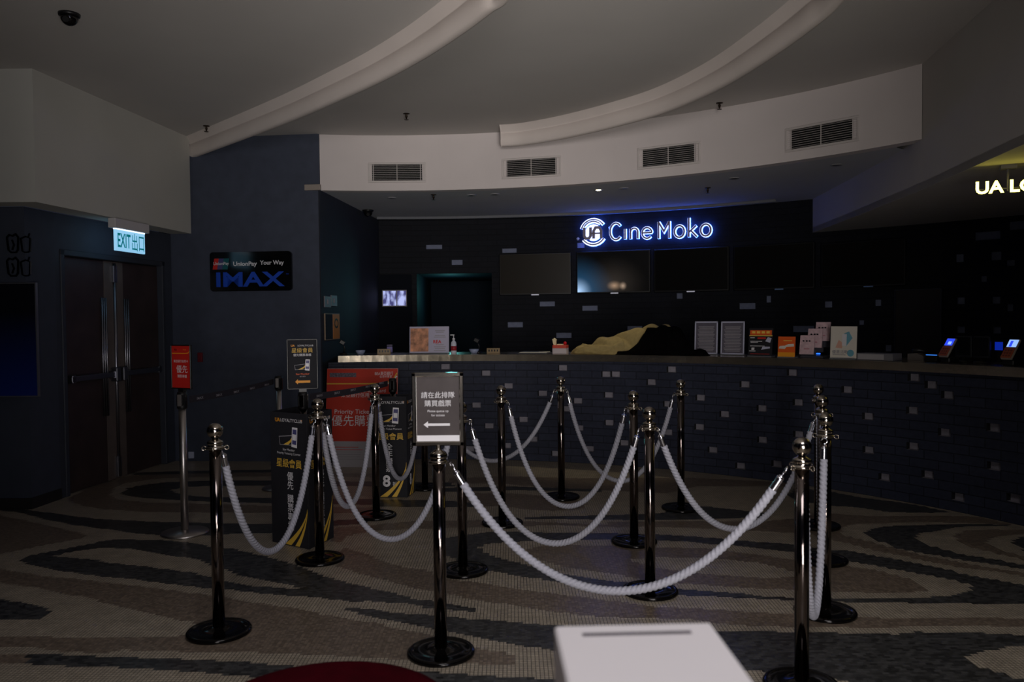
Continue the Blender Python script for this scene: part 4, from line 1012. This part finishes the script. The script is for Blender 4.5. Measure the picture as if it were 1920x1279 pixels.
# sprinklers
def sprinkler(p, lb, mt):
    t = thing('sprinkler_head', lb, 'sprinkler', p)
    b = MB(); b.lathe([(.008, -.045), (.010, -.03), (.014, -.028), (.010, -.02), (.009, -.008), (.03, -.006), (.032, -.001)], mt, 16); b.build('body', t)
    b = MB(); b.lathe([(.020, -.06), (.021, -.057), (.006, -.055), (.005, -.044)], mt, 16); b.build('deflector', t)
brz = mat('sprinkler_bronze', (60, 50, 42), .4, .8)
for (px, py, lb) in ((387, 240, 'sprinkler on the main ceiling left of the first curved beam end'), (762, 217, 'sprinkler on the main ceiling between the two curved beams'), (1349, 197, 'sprinkler on the main ceiling near the right part of the bulkhead')):
    sprinkler(ground(px, py - 4, ZC), lb, brz)
for (px, py, lb) in ((813, 368, 'sprinkler under the counter soffit at left'), (1327, 355, 'sprinkler under the counter soffit at right')):
    sprinkler(ground(px, py - 3, ZB), lb, brz)
# downlights
dlm = mat('downlight_ring', (150, 150, 155), .4); dlo = mat('lamp_off', (70, 70, 74), .3); dle = mat('lamp_on_warm', (255, 245, 220), .3, emit=(255, 240, 205), es=14.0)
for (px, py, on, lb) in ((735, 371, 0, 'leftmost unlit downlight in the counter soffit'), (883, 366, 0, 'unlit downlight in the soffit above the left half of the counter'), (928, 364, 0, 'unlit downlight in the soffit just left of the light patches'), (1122, 356, 1, 'only lit downlight in the soffit, above the lit cinema sign'), (1170, 353, 0, 'unlit downlight just right of the lit one'), (1376, 334, 0, 'unlit downlight in the right part of the soffit, lower one'), (1568, 309, 0, 'rightmost unlit downlight in the soffit')):
    p = ground(px, py, ZB); t = thing('downlight', lb, 'downlight', (p.x, p.y, ZB), 0, 'recessed downlights over the counter')
    b = MB(); b.lathe([(.030, -.002), (.045, -.008), (.052, -.004), (.052, .0005)], dlm, 24); b.build('ring', t)
    b = MB(); b.lathe([(.022, -.007), (.024, -.0055), (.030, -.002)], dle if on else dlo, 20); b.build('lamp', t)
    if on:
        sl = bpy.data.lights.new('counter_spot', 'SPOT'); sl.energy = 26; sl.color = (1.0, .86, .58); sl.spot_size = math.radians(44); sl.spot_blend = .35; sl.shadow_soft_size = .03
        so = bpy.data.objects.new('counter_spot', sl); COL.objects.link(so); so.location = (p.x, p.y, ZB - .02)
        tg = circ(1130, 660, RF + .25)[0]; so.rotation_euler = (tg - so.location).to_track_quat('-Z', 'Y').to_euler()
# security cameras
def dome(p, lb, s=1.0):
    t = thing('security_camera', lb, 'security camera', p)
    b = MB(); b.lathe([(.05 * s, -.02 * s), (.062 * s, -.015 * s), (.064 * s, 0)], black_m, 28); b.build('mount', t)
    b = MB(); b.lathe([(.004, -.075 * s)] + [(.052 * s * math.sin(a), -.02 * s - .055 * s * math.cos(a)) for a in [.15 + k * (PI / 2 - .15) / 8 for k in range(9)]], blackg_m, 28); b.build('dome', t)
    b = MB(); b.tube([(0.01, -.045 * s, -.045 * s), (0.015, -.075 * s, -.06 * s)], .018 * s, black_m, 14); b.build('lens', t)
dome(ground(130, 26, ZC), 'black dome camera on the main ceiling at upper left', 1.0)
dome(ground(690, 394, ZB - .0), 'small black camera in the corner of the counter soffit', 1.1)
p = on_upper(362, 264)
t = thing('spot_camera', 'tiny dark fitting on the white wall at the left end of the beam', 'fitting', (p.x + .03, p.y, p.z), 0)
b = MB(); b.box((0, 0, 0), (.03, .04, .06), brz, bev=.004); b.build('body', t)
b = MB(); b.tube([(.0, -.02, -.02), (.02, -.05, -.04)], .014, black_m, 10); b.build('lens', t)

# ================================================================ SIDE WALL ITEMS (by the counter's left end)
def on_side(px, py):
    d = ray(px, py); a = Vector((-1.989, 8.35)); e = Vector((pb.x, pb.y + .05)) - a
    det = d.x * (-e.y) + e.x; tt = (a.x * (-e.y) + e.x * a.y) / det; return Vector((d.x * tt, tt, HC + d.z * tt))
eS = Vector((pb.x, pb.y + .05)) - Vector((-1.989, 8.35)); rzS = math.atan2(eS.y, eS.x)
for (px, py, lb) in ((613, 566, 'left one of two pale switch plates above the orange notice'), (625, 564, 'right one of two pale switch plates above the orange notice')):
    p = on_side(px, py); t = thing('switch_plate', lb, 'switch', (p.x + .006, p.y, p.z), rzS)
    b = MB(); b.box((0, 0, 0), (.22, .012, .12), mat('switch_grey', (120, 118, 124), .5), bev=.003); b.build('plate', t)
    b = MB(); b.box((0, -.008, 0), (.05, .008, .05), gry_m, bev=.002); b.build('rocker', t)
p = on_side(607, 612); q = on_side(634, 612); zt_ = on_side(620, 588).z; zb_ = on_side(620, 637).z; Wn = (q - p).xy.length
t = thing('wall_notice', 'black and orange framed notice on the side wall above the counter end', 'notice', ((p.x + q.x) / 2 + .012, (p.y + q.y) / 2, zb_), rzS)
b = MB(); b.box((0, 0, (zt_ - zb_) / 2), (Wn, .012, zt_ - zb_), mat('notice_frame', (150, 130, 110), .5)); b.build('notice_frame', t)
b = MB(); hh = zt_ - zb_; b.box((-Wn * .25, -.007, hh / 2), (Wn * .46, .003, hh - .015), navy_m); b.box((Wn * .25, -.007, hh / 2), (Wn * .46, .003, hh - .015), mat('notice_orange', (200, 120, 30), .5))
b.stroke(arc_pts(Wn * .25, hh * .62, Wn * .12, .045, 0, 360, 24)[:-1], .02, -.0095, -.008, black_m, closed=True); b.build('notice_sheet', t)

# ================================================================ ITEMS ON THE COUNTER
ZT = 1.116
def cpt(px, inset, py=670):
    p, th = circ(px, py, RF + inset); return arc(RF + inset, th, ZT), -th
def px_w(px0, px1, inset): return (circ(px0, 660, RF + inset)[0].xy - circ(px1, 660, RF + inset)[0].xy).length
def hgt(px, pt, pb_, inset):
    R = RF + inset; return circ(px, pt, R)[0].z - circ(px, pb_, R)[0].z
def acrylic_holder(px0, px1, pyt, lb, fn, bg, inset=.12, group=None, tilt=-6, frame=None, name='sign_holder'):
    pm, rz = cpt((px0 + px1) / 2, inset); W = px_w(px0, px1, inset); H = circ((px0 + px1) / 2, pyt, RF + inset)[0].z - ZT
    t = thing(name, lb, 'sign holder', pm, rz, group)
    b = MB(); b.box((0, .03, .005), (W, .09, .008), mat('acrylic_base', (120, 124, 130), .15), bev=.001); b.build('stand_foot', t)
    R = Matrix.Rotation(math.radians(tilt), 3, 'X')
    pan = bpy.data.objects.new('panel', None)
    b = MB(); b.box((0, 0, H / 2 + .008), (W, .006, H - .008), bg)
    if frame:
        f = .012
        for (cx, cz, sx, sz) in ((0, f / 2 + .008, W, f), (0, H - f / 2, W, f), (-W / 2 + f / 2, H / 2, f, H), (W / 2 - f / 2, H / 2, f, H)): b.box((cx, -.002, cz), (sx, .009, sz), frame)
    o = b.build('sheet', t); o.rotation_euler = (math.radians(tilt), 0, 0)
    b = MB(); fn(b, W, H, -.0038); o2 = b.build('printed_marks', t); o2.rotation_euler = (math.radians(tilt), 0, 0)
    bpy.data.objects.remove(pan)
    return t
marb_m = mat('photo_rust', (190, 130, 96), .5, noise=.7, nscale=14)
def f_menu(b, W, H, y):
    b.box((-W * .25, y, H * .52), (W * .46, .001, H * .86), marb_m)
    b.text('REA', W * .2, H * .45, .05, red_m, y - .001, bold=.03)
    for i, (zz, ww) in enumerate(((.86, .25), (.80, .2), (.68, .26), (.62, .3), (.34, .2), (.26, .3), (.2, .26), (.12, .3))): b.box((W * .27, y, H * zz), (W * ww, .001, .008), gry_m)
acrylic_holder(768, 842, 613, 'white two page leaflet display on the left part of the counter', f_menu, mat('leaflet_white', (176, 172, 196), .35), inset=.14)
def f_notice(b, W, H, y):
    for i in range(17): b.box((0, y, H * (.12 + .045 * i)), (W * (.62 + .12 * ((i * 7) % 3) / 2), .001, .007), gry_m)
nb = mat('notice_grey', (92, 88, 100), .4, noise=.1, nscale=20)
fm = mat('notice_white_frame', (190, 192, 214), .4)
acrylic_holder(1302, 1345, 603, 'left one of two white framed grey notices on the counter', f_notice, nb, inset=.27, frame=fm, group='white framed notices on the counter', tilt=-4)
acrylic_holder(1351, 1395, 603, 'right one of two white framed grey notices on the counter', f_notice, nb, inset=.27, frame=fm, group='white framed notices on the counter', tilt=-4)
def f_flyer(b, W, H, y):
    b.box((0, y, H * .86), (W * .9, .001, H * .16), orr_m)
    for i in range(4): b.box((-W * .3 + i * W * .2, y - .001, H * .87), (W * .13, .001, H * .08), yel_m)
    b.box((0, y, H * .75), (W * .96, .001, H * .035), yel_m); b.box((.01, y, H * .66), (W * .34, .001, H * .06), red_m); b.box((-W * .34, y, H * .67), (W * .18, .001, H * .025), wht_m)
    b.box((-W * .18, y, H * .55), (W * .5, .001, H * .02), wht_m); b.box((-W * .26, y, H * .51), (W * .3, .001, H * .02), wht_m); b.box((-W * .12, y, H * .38), (W * .6, .001, H * .018), wht_m)
    b.prism([(W * .2, H * .55), (W * .4, H * .5), (W * .45, H * .66), (W * .3, H * .7)], y, y + .001, fm); b.prism([(W * .05, H * .25), (W * .4, H * .3), (W * .4, H * .36), (W * .1, H * .36)], y, y + .001, fm)
    b.box((-W * .3, y, H * .28), (W * .12, .001, H * .08), wht_m); b.box((-W * .32, y, H * .2), (W * .26, .001, H * .025), wht_m); b.box((0, y, H * .1), (W * .8, .001, H * .015), red_m)
acrylic_holder(1402, 1447, 616, 'black flyer with orange headline on the counter', f_flyer, navy_m, inset=.10, tilt=-8)
def f_orange(b, W, H, y):
    b.box((.01, y, H * .82), (W * .5, .001, H * .04), yel_m); b.prism([(-W * .46, H * .44), (-W * .1, H * .42), (W * .0, H * .52), (W * .44, H * .55), (W * .42, H * .68), (W * .1, H * .66), (-W * .1, H * .58), (-W * .4, H * .56)], y, y + .001, cream_m)
    b.box((0, y, H * .14), (W * .99, .0005, H * .24), orng_m)
acrylic_holder(1458, 1490, 632, 'small bright orange card standing on the counter', f_orange, orr_m, inset=.04, tilt=-5)
def f_white(b, W, H, y):
    b.prism([(-W * .05, H * .42), (W * .12, H * .42), (W * .12, H * .78), (-W * .05, H * .78)], y - .001, y + .0, wht_m)
    b.prism([(-W * .3, H * .36), (-W * .05, H * .34), (-W * .02, H * .5), (-W * .18, H * .6)], y, y + .001, mat('print_peach', (220, 170, 150), .6))
    b.prism([(W * .1, H * .4), (W * .34, H * .66), (W * .2, H * .86), (W * .02, H * .8)], y, y + .001, cyan_m)
    b.prism([(W * .28 + W * .13 * math.cos(a), H * .2 + W * .13 * math.sin(a)) for a in [2 * PI * k / 20 for k in range(20)]], y, y + .001, cyan_m)
    b.text('優惠活動', -W * .12, H * .23, .035, gry_m, y, bold=.01); b.box((-W * .15, y, H * .14), (W * .5, .001, .005), gry_m); b.box((0, y, H * .06), (W * .9, .001, .003), gry_m)
acrylic_holder(1556, 1605, 613, 'white poster card with a phone drawing on the counter', f_white, cream_m, inset=.04, tilt=-4)
# brochure rack, stepped
pm, rz = cpt(1518, .10); t = thing('brochure_rack', 'stepped rack of pale pink leaflets on the counter', 'brochure rack', pm, rz)
b = MB(); b.box((0.02, .10, .01), (.2, .22, .018), mat('rack_grey', (70, 70, 78), .3), bev=.002)
for k in range(3): b.box((-.03 + k * .035, .04 + .07 * k, .04 + .05 * k), (.14, .008, .06 + .02 * k), MATS['rack_grey'])
b.build('rack_body', t)
for k in range(3):
    x = -.035 + k * .042; z = .02 + .058 * k
    b = MB(); b.box((x, .028 + .068 * k, z + .095), (.13, .012, .17), pink_m, rot=Matrix.Rotation(math.radians(-10), 3, 'X'))
    for q in (-.03, 0.0, .025): b.box((x + q, .020 + .068 * k, z + .13), (.014, .004, .012), navy_m)
    b.box((x - .0, .018 + .068 * k, z + .05), (.05, .006, .03), mat('leaflet_rose', (190, 130, 140), .6)); b.build('leaflet_stack', t)
# blue-lit card reader
pm, rz = cpt(1533, .42); t = thing('card_reader', 'small device glowing blue behind the pink leaflets', 'card reader', pm, rz)
b = MB(); b.box((0, 0, .02), (.12, .12, .04), black_m, bev=.006); b.build('body', t)
b = MB(); b.box((0, -.062, .028), (.10, .004, .012), mat('blue_led', (40, 100, 255), .4, emit=(40, 110, 255), es=1.6)); b.build('lit_bar', t)
# sanitizer bottle
pm, rz = cpt(851, .13); t = thing('sanitizer_bottle', 'clear pump bottle of hand sanitizer on the counter beside the leaflets', 'bottle', pm, rz)
clr = mat('clear_plastic', (210, 214, 226), .12); 
b = MB(); b.lathe([(.028, 0), (.031, .006), (.031, .10), (.027, .125), (.012, .142), (.011, .152)], clr, 24); b.build('bottle_body', t)
b = MB(); b.lathe([(.0318, .035), (.0318, .085)], mat('label_red', (150, 30, 40), .5), 24); b.build('bottle_label', t)
b = MB(); b.lathe([(.014, .150), (.014, .168), (.005, .17), (.005, .20)], wht_m, 16); b.box((-.012, -.006, .203), (.045, .014, .010), wht_m, bev=.002); b.build('pump', t)
# name plates
brass = mat('name_plate_brass', (140, 118, 84), .5)
for (px, lb) in ((720, 'brass coloured name plate at the left end of the counter'), (925, 'brass coloured name plate left of the tissue box')):
    pm, rz = cpt(px, .10); t = thing('name_plate', lb, 'name plate', pm, rz, 'name plates on the counter')
    b = MB(); b.prism([(-.07, 0), (.07, 0), (.07, .06), (-.07, .06)], 0, .012, brass); b.box((0, .02, .004), (.14, .05, .008), brass); b.build('plate', t)
    b = MB()
    for i in range(4): b.box((-.045 + .03 * i, -.001, .035), (.014, .002, .022), black_m)
    b.build('plate_lettering', t)
# small bowls
for (px, lb) in ((676, 'small pale bowl at the far left of the counter'), (889, 'small pale bowl right of the sanitizer bottle')):
    pm, rz = cpt(px, .18); t = tag(bpy.data.objects.new('x', None), lb, 'bowl')
    b = MB(); b.lathe([(.025, 0), (.03, .002), (.048, .03), (.052, .048), (.049, .048), (.044, .03), (.026, .006), (.002, .005)], mat('bowl_pale', (150, 160, 190), .35), 28)
    o = b.build('bowl'); o.location = pm; tag(o, lb, 'bowl', 'small bowls on the counter'); bpy.data.objects.remove(t)
# dark goose-neck devices
for (px, pt, lb) in ((645, 640, 'dark goose neck device at the far left end of the counter'), (897, 636, 'dark goose neck device behind the second bowl')):
    pm, rz = cpt(px, .30); H = circ(px, pt, RF + .3)[0].z - ZT; t = thing('desk_camera', lb, 'desk device', pm, rz, 'goose neck devices on the counter')
    b = MB(); b.lathe([(.045, 0), (.045, .012), (.012, .018)], black_m, 20); b.build('foot', t)
    b = MB(); b.tube([(0, 0, .015), (.01, 0, H * .5), (-.01, -.01, H * .85)], .008, black_m, 8); b.build('neck', t)
    b = MB(); b.box((-.012, -.02, H * .92), (.06, .06, .045), black_m, rot=Matrix.Rotation(.5, 3, 'Y'), bev=.006); b.build('head', t)
pm, rz = cpt(731, .45); t = thing('card_stand', 'small lilac card stand behind the left name plate', 'card', pm, rz)
b = MB(); b.box((0, 0, .035), (.06, .01, .07), mat('lilac_card', (120, 110, 180), .5)); b.box((0, 0, .085), (.06, .01, .02), mat('dark_lilac', (64, 54, 90), .5)); b.build('card', t)
b = MB(); b.box((0, .01, .004), (.06, .05, .008), black_m); b.build('foot', t)
# tray / papers
pm, rz = cpt(1003, .14); t = thing('document_tray', 'flat pale tray of papers left of the tissue box', 'tray', pm, rz)
b = MB(); b.box((0, 0, .006), (.32, .22, .010), mat('tray_grey', (70, 70, 74), .4), bev=.002); b.build('tray', t)
b = MB(); b.box((.0, 0, .016), (.29, .20, .009), mat('paper', (200, 196, 180), .8), bev=.002); b.build('papers', t)
# tissue box with red ball
pm, rz = cpt(1051, .13); t = thing('tissue_box', 'small white and red tissue box with tissue sticking out on the counter', 'tissue box', pm, rz)
tb_m = mat('tissue_box_red', (200, 70, 50), .6)
b = MB(); b.box((0, 0, .03), (.15, .10, .06), mat('tissue_box_side', (190, 180, 184), .6), bev=.003); b.box((0, 0, .076), (.15, .10, .032), tb_m, bev=.003); b.build('carton', t)
b = MB(); n = 8
pts = [(-.07, .092), (-.045, .092), (-.045, .13), (-.04, .15), (-.065, .165), (-.075, .15), (-.083, .155), (-.078, .12)]
b.prism(pts, -.02, .01, mat('tissue', (236, 222, 180), .9)); b.box((0, .0, .096), (.06, .06, .012), mat('tissue', (0, 0, 0))); b.build('tissue_sheet', t)
b = MB(); b.lathe([(max(.001, .018 * math.sin(a)), .018 - .018 * math.cos(a)) for a in [PI * k / 12 for k in range(13)]], mat('red_ball', (200, 16, 24), .2), 20, c=(0, 0, 0))
o = b.build('red_ball'); R2 = Matrix.Rotation(rz, 3, 'Z'); o.location = pm + R2 @ Vector((.052, -.01, .093)); tag(o, 'shiny red ball on top of the tissue box', 'ball')

# coat bundle
def cloth(name, lb, sil, px_list, inset, halfd, mt, mt2=None, fold=1.0, seed=1, droop=0.0, cat='coat', p_exp=2.2, split=None):
    pc_, rz = cpt((px_list[0] + px_list[-1]) / 2, inset); Rm = Matrix.Rotation(-rz, 3, 'Z')
    # local profile
    prof = []
    for px, py in sil:
        p, th = circ(px, py, RF + inset); q = Rm @ (p - Vector((pc_.x, pc_.y, 0))); prof.append((q.x, max(.002, p.z - ZT)))
    xs = [p[0] for p in prof]; hs = [p[1] for p in prof]
    nu, nv = 150, 48; b = MB(); rnd = random.Random(seed); g = []
    ph = [rnd.uniform(0, 6) for _ in range(6)]
    for i in range(nu + 1):
        x = xs[0] + (xs[-1] - xs[0]) * i / nu; h = float(np.interp(x, xs, hs)); e = min(1, min(i, nu - i) / 12); hd = halfd * (.35 + .65 * math.sqrt(max(0, e))) * (.55 + .45 * min(1, h / .15))
        row = []
        for j in range(nv + 1):
            v = -1 + 2 * j / nv
            prf = max(0, 1 - abs(v) ** p_exp)
            yv = v * hd * 1.0
            f = fold * (.012 * math.sin(26 * (x + yv * 1.1) + ph[0] + 1.5 * math.sin(9 * x + ph[1])) + .003 * math.sin(42 * (x * .7 + yv * 1.3) + ph[2] + 2 * math.sin(14 * x)) + .0 * x)
            # crisp creases
            f -= fold * .034 * max(0, math.sin(19 * (x * 1.0 + yv * 1.7) + ph[4] + .8 * math.sin(7 * x))) ** 5
            z = h * prf ** .75 + f * min(1, h / .06) * (prf ** .5) * (1 if abs(v) < .985 else 0)
            yl = yv + .012 * math.sin(20 * x + ph[5]) * (abs(v))
            row.append((x, yl, max(.0015, z)))
        g.append(b.add(row))
    bt = []
    for i in range(nu):
        for j in range(nv):
            mm = mt
            if mt2 and split and split(g, i / nu, -1 + 2 * j / nv): mm = mt2
            b.face((g[i] + j, g[i + 1] + j, g[i + 1] + j + 1, g[i] + j + 1), mm, True)
    k = b.add([(xs[0], -halfd * .3, 0.001), (xs[-1], -halfd * .3, .001), (xs[-1], halfd * .3, .001), (xs[0], halfd * .3, .001)]); b.face((k + 3, k + 2, k + 1, k), mt)
    return b, pc_, rz
sil = [(1068, 664), (1078, 655), (1088, 646), (1105, 646), (1120, 637), (1134, 632), (1150, 629), (1170, 625), (1190, 617), (1206, 611), (1235, 609), (1255, 612), (1266, 622), (1272, 650), (1275, 664)]
b, pc_, rz = cloth('coat', '', sil, (1068, 1275), .20, .17, olive_m, seed=3, fold=1.15)
t = thing('coat', 'crumpled olive and black coat heaped on the counter under the lit sign', 'coat', pc_, rz); b.build('coat_body', t)
b = MB()   # sleeve and collar folds lying in front
def lump(b, pts, rs, mt, seed=0):
    rnd = random.Random(seed); a1, a2 = rnd.uniform(0, 6), rnd.uniform(0, 6)
    P = smooth_path(pts, 10); R = [float(np.interp(i / (len(P) - 1), np.linspace(0, 1, len(rs)), rs)) for i in range(len(P))]
    n0 = len(b.v); b.tube(P, R, mt, 18, lambda th, s: 1 + .14 * math.sin(3 * th + 25 * s + a1) + .10 * math.sin(5 * th - 40 * s + a2))
    for i in range(n0, len(b.v)): x, y, z = b.v[i]; b.v[i] = (x, y, max(.001, z))
lump(b, [(-.50, -.13, .015), (-.38, -.15, .035), (-.25, -.14, .04), (-.12, -.13, .06), (.03, -.10, .09)], [.012, .035, .04, .045, .05], olive_m, 2)
lump(b, [(-.55, -.05, .02), (-.47, -.10, .045), (-.42, -.06, .06), (-.36, .02, .06)], [.012, .028, .03, .02], olive_m, 5)
b.build('sleeve', t)
sil2 = [(1150, 668), (1180, 655), (1200, 640), (1215, 616), (1240, 611), (1262, 611), (1275, 618), (1284, 630), (1290, 645), (1298, 655), (1308, 654), (1320, 658), (1328, 666), (1330, 669)]
b, pc_, rz = cloth('bag', '', sil2, (1150, 1330), .09, .15, blkc_m, seed=8, fold=.8, p_exp=3.0)  # black cloth mesh at the right of the coat
o = b.build('black_side', t, label='black cloth side'); Rz = Matrix.Rotation(-t.rotation_euler[2], 3, 'Z'); o.location = Rz @ (pc_ - Vector(t.location)); o.rotation_euler = (0, 0, rz - t.rotation_euler[2]); black_o = o
b = MB(); lump(b, [(-.42, -.10, .02), (-.2, -.125, .02), (.0, -.13, .03), (.2, -.12, .03), (.35, -.08, .03)], [.012, .03, .035, .04, .03], blkc_m, 9); o = b.build('hem_fold', black_o)

# grey carton / box on counter
pm, rz = cpt(1646, .10); t = thing('cash_box', 'low grey box on the counter right of the white poster card', 'box', pm, rz)
b = MB(); b.box((0, .02, .03), (.30, .16, .058), mat('grey_card', (110, 110, 116), .7), bev=.002); b.build('box_body', t)
b = MB(); b.box((-.03, -.062, .03), (.22, .003, .044), mat('light_grey_paper', (160, 158, 162), .8)); b.build('paper_label', t)
pm, rz = cpt(1722, .24); t = thing('phone_base', 'pale wedge shaped desk phone right of the grey box', 'desk phone', pm, rz)
b = MB(); b.prism([(-.09, 0), (.10, 0), (.10, .015), (-.02, .06), (-.09, .055)], 0, .10, mat('phone_grey', (100, 96, 94), .5)); b.build('body', t)
b = MB(); b.tube([(-.06, .02, .075), (-.02, .05, .085), (.05, .08, .07)], .018, black_m, 12); b.build('handset', t)
pm, rz = cpt(1750, .22); t = thing('card_reader', 'small black reader with a thin blue lit bar beside the desk phone', 'card reader', pm, rz)
b = MB(); b.box((0, 0, .025), (.10, .10, .05), black_m, bev=.006); b.build('body', t)
b = MB(); b.box((0, -.03, .053), (.08, .02, .004), mat('blue_led2', (60, 140, 255), .4, emit=(60, 140, 255), es=.9)); b.build('lit_bar', t)
# ticket terminals
sc_b = mat('terminal_screen_blue', (40, 70, 240), .4, emit=(50, 80, 255), es=.9); sc_w = mat('terminal_screen_white', (180, 200, 255), .4, emit=(150, 190, 255), es=1.0)
def terminal(px, lb, second):
    pm, rz = cpt(px, .16); t = thing('payment_terminal', lb, 'payment terminal', pm + Vector((0, 0, 0)), rz - (.35 if not second else .2), 'payment terminals with blue screens')
    R = Matrix.Rotation(math.radians(-38), 4, 'X')
    b = MB(); b.box((0, .02, .02), (.09, .10, .04), black_m, bev=.006); b.build('cradle', t)
    b = MB(); b.box((0, 0, 0), (.095, .022, .17), mat('terminal_shell', (150, 140, 132), .5), bev=.008); o = b.build('shell', t); o.location = (0, 0, .115); o.rotation_euler = (math.radians(-32), 0, 0)
    b = MB(); b.box((.004, -.0125, .045), (.075, .003, .060), sc_w if second else sc_b)
    if second: b.box((-.005, -.0150, .04), (.02, .003, .048), sc_b)
    else: b.box((.012, -.0150, .035), (.03, .003, .025), sc_w)
    s_ = b.build('lit_screen', o)
    b = MB(); b.box((0, -.0125, -.035), (.085, .003, .085), mat('terminal_keypad', (170, 84, 48), .6)); 
    for i in range(3):
        for j in range(3): b.box((-.022 + .022 * i, -.0145, -.06 + .022 * j), (.014, .004, .012), mat('keys_brown', (120, 56, 34), .6))
    b.build('keypad', o); return t
terminal(1777, 'orange payment terminal with blue screen, the left of two', 0)
terminal(1895, 'orange payment terminal with white and blue screen at the right edge', 1)
# dark monitors behind the terminals
for (px, wpx, lb) in ((1808, 36, 'left dark desktop monitor behind the counter'), (1841, 36, 'right dark desktop monitor behind the counter')):
    pm, rz = cpt(px, .30); t = thing('desktop_monitor', lb, 'monitor', pm, rz, 'dark monitors behind the payment terminals')
    b = MB(); b.lathe([(.06, 0), (.06, .01), (.014, .014), (.014, .05)], black_m, 20); b.build('stand', t)
    b = MB(); b.box((0, 0, .12), (.125, .03, .17), mat('monitor_dark', (26, 30, 36), .4), bev=.005); b.build('casing', t)
    b = MB(); b.box((0, -.0165, .125), (.108, .003, .14), mat('monitor_glass', (14, 17, 22), .2)); b.build('screen', t)
pm, rz = cpt(1874, .36); t = thing('small_screen', 'small plain blue lit screen between the monitors and the right terminal', 'screen', pm, rz)
b = MB(); b.box((0, 0, .13), (.07, .02, .075), black_m, bev=.003); b.box((0, 0, .045), (.02, .02, .09), black_m); b.box((0, 0, .004), (.07, .07, .008), black_m); b.build('casing', t)
b = MB(); b.box((0, -.0115, .13), (.058, .003, .062), mat('screen_blue', (10, 40, 160), .4, emit=(14, 50, 200), es=.45)); b.build('lit_panel', t)

# ================================================================ FOREGROUND
apex = ground(655, 1232, .45); r_ = .36
t = thing('velvet_pouf', 'round dark red velvet pouf in the near foreground', 'pouf', (apex.x, apex.y - r_, 0))
b = MB(); pr = [(.33, .03), (.35, .05), (.36, .30), (.365, .38), (.362, .42), (.35, .442), (.32, .452), (.2, .462), (.01, .466)]; b.lathe(pr, redv_m, 64); b.build('cushion', t)
b = MB(); b.tube([(.363 * math.cos(a), .363 * math.sin(a), .345) for a in [2 * PI * k / 48 for k in range(49)]], .006, redv_m, 8, caps=False); b.build('piping', t)
b = MB(); b.lathe([(.28, 0), (.28, .032)], black_m, 32); b.build('plinth', t)
# white ballot box on a table
zt_ = 1.0; A = ground(1040, 1176, zt_); B = ground(1330, 1164, zt_); vp = Vector((-math.sin(math.radians(2.5)), math.cos(math.radians(2.5)), 0))
C1 = ground(1415, 1279, zt_); dr_ = (C1 - B); dr_.z = 0; dr_.normalize(); W = (B - A).length; rz = math.atan2(dr_.y, dr_.x) + PI / 2
t = thing('ballot_box', 'white ballot box with a slot in its top, near foreground', 'box', ((A.x + B.x) / 2 + dr_.x * .15, (A.y + B.y) / 2 + dr_.y * .15, .70), rz)
b = MB(); b.box((0, 0, .15), (W, .30, .30), boxw_m, bev=.004); b.build('box_body', t)
sl0 = ground(1092, 1191, zt_); sl1 = ground(1296, 1186, zt_); ls = (sl1 - sl0).length
mid_ = (sl0 + sl1) / 2; R = Matrix.Rotation(-rz, 3, 'Z'); lc = R @ (mid_ - Vector(t.location)); ang = math.atan2((sl1 - sl0).y, (sl1 - sl0).x) - rz
b = MB(); b.box((lc.x, lc.y, .3003), (ls, .011, .0012), slot_m, rot=Matrix.Rotation(ang, 3, 'Z')); b.build('slot', t)
t = thing('side_table', 'plain table under the white ballot box, below the picture edge', 'table', (.33, 1.14, 0))
b = MB(); b.box((0, 0, .685), (.6, .45, .03), mat('table_white', (200, 198, 196), .5), bev=.004); b.build('table_top', t)
for sx in (-1, 1):
    for sy in (-1, 1): b = MB(); b.tube([(sx * .26, sy * .19, 0), (sx * .26, sy * .19, .67)], .016, steel_m, 12); b.build('leg', t)
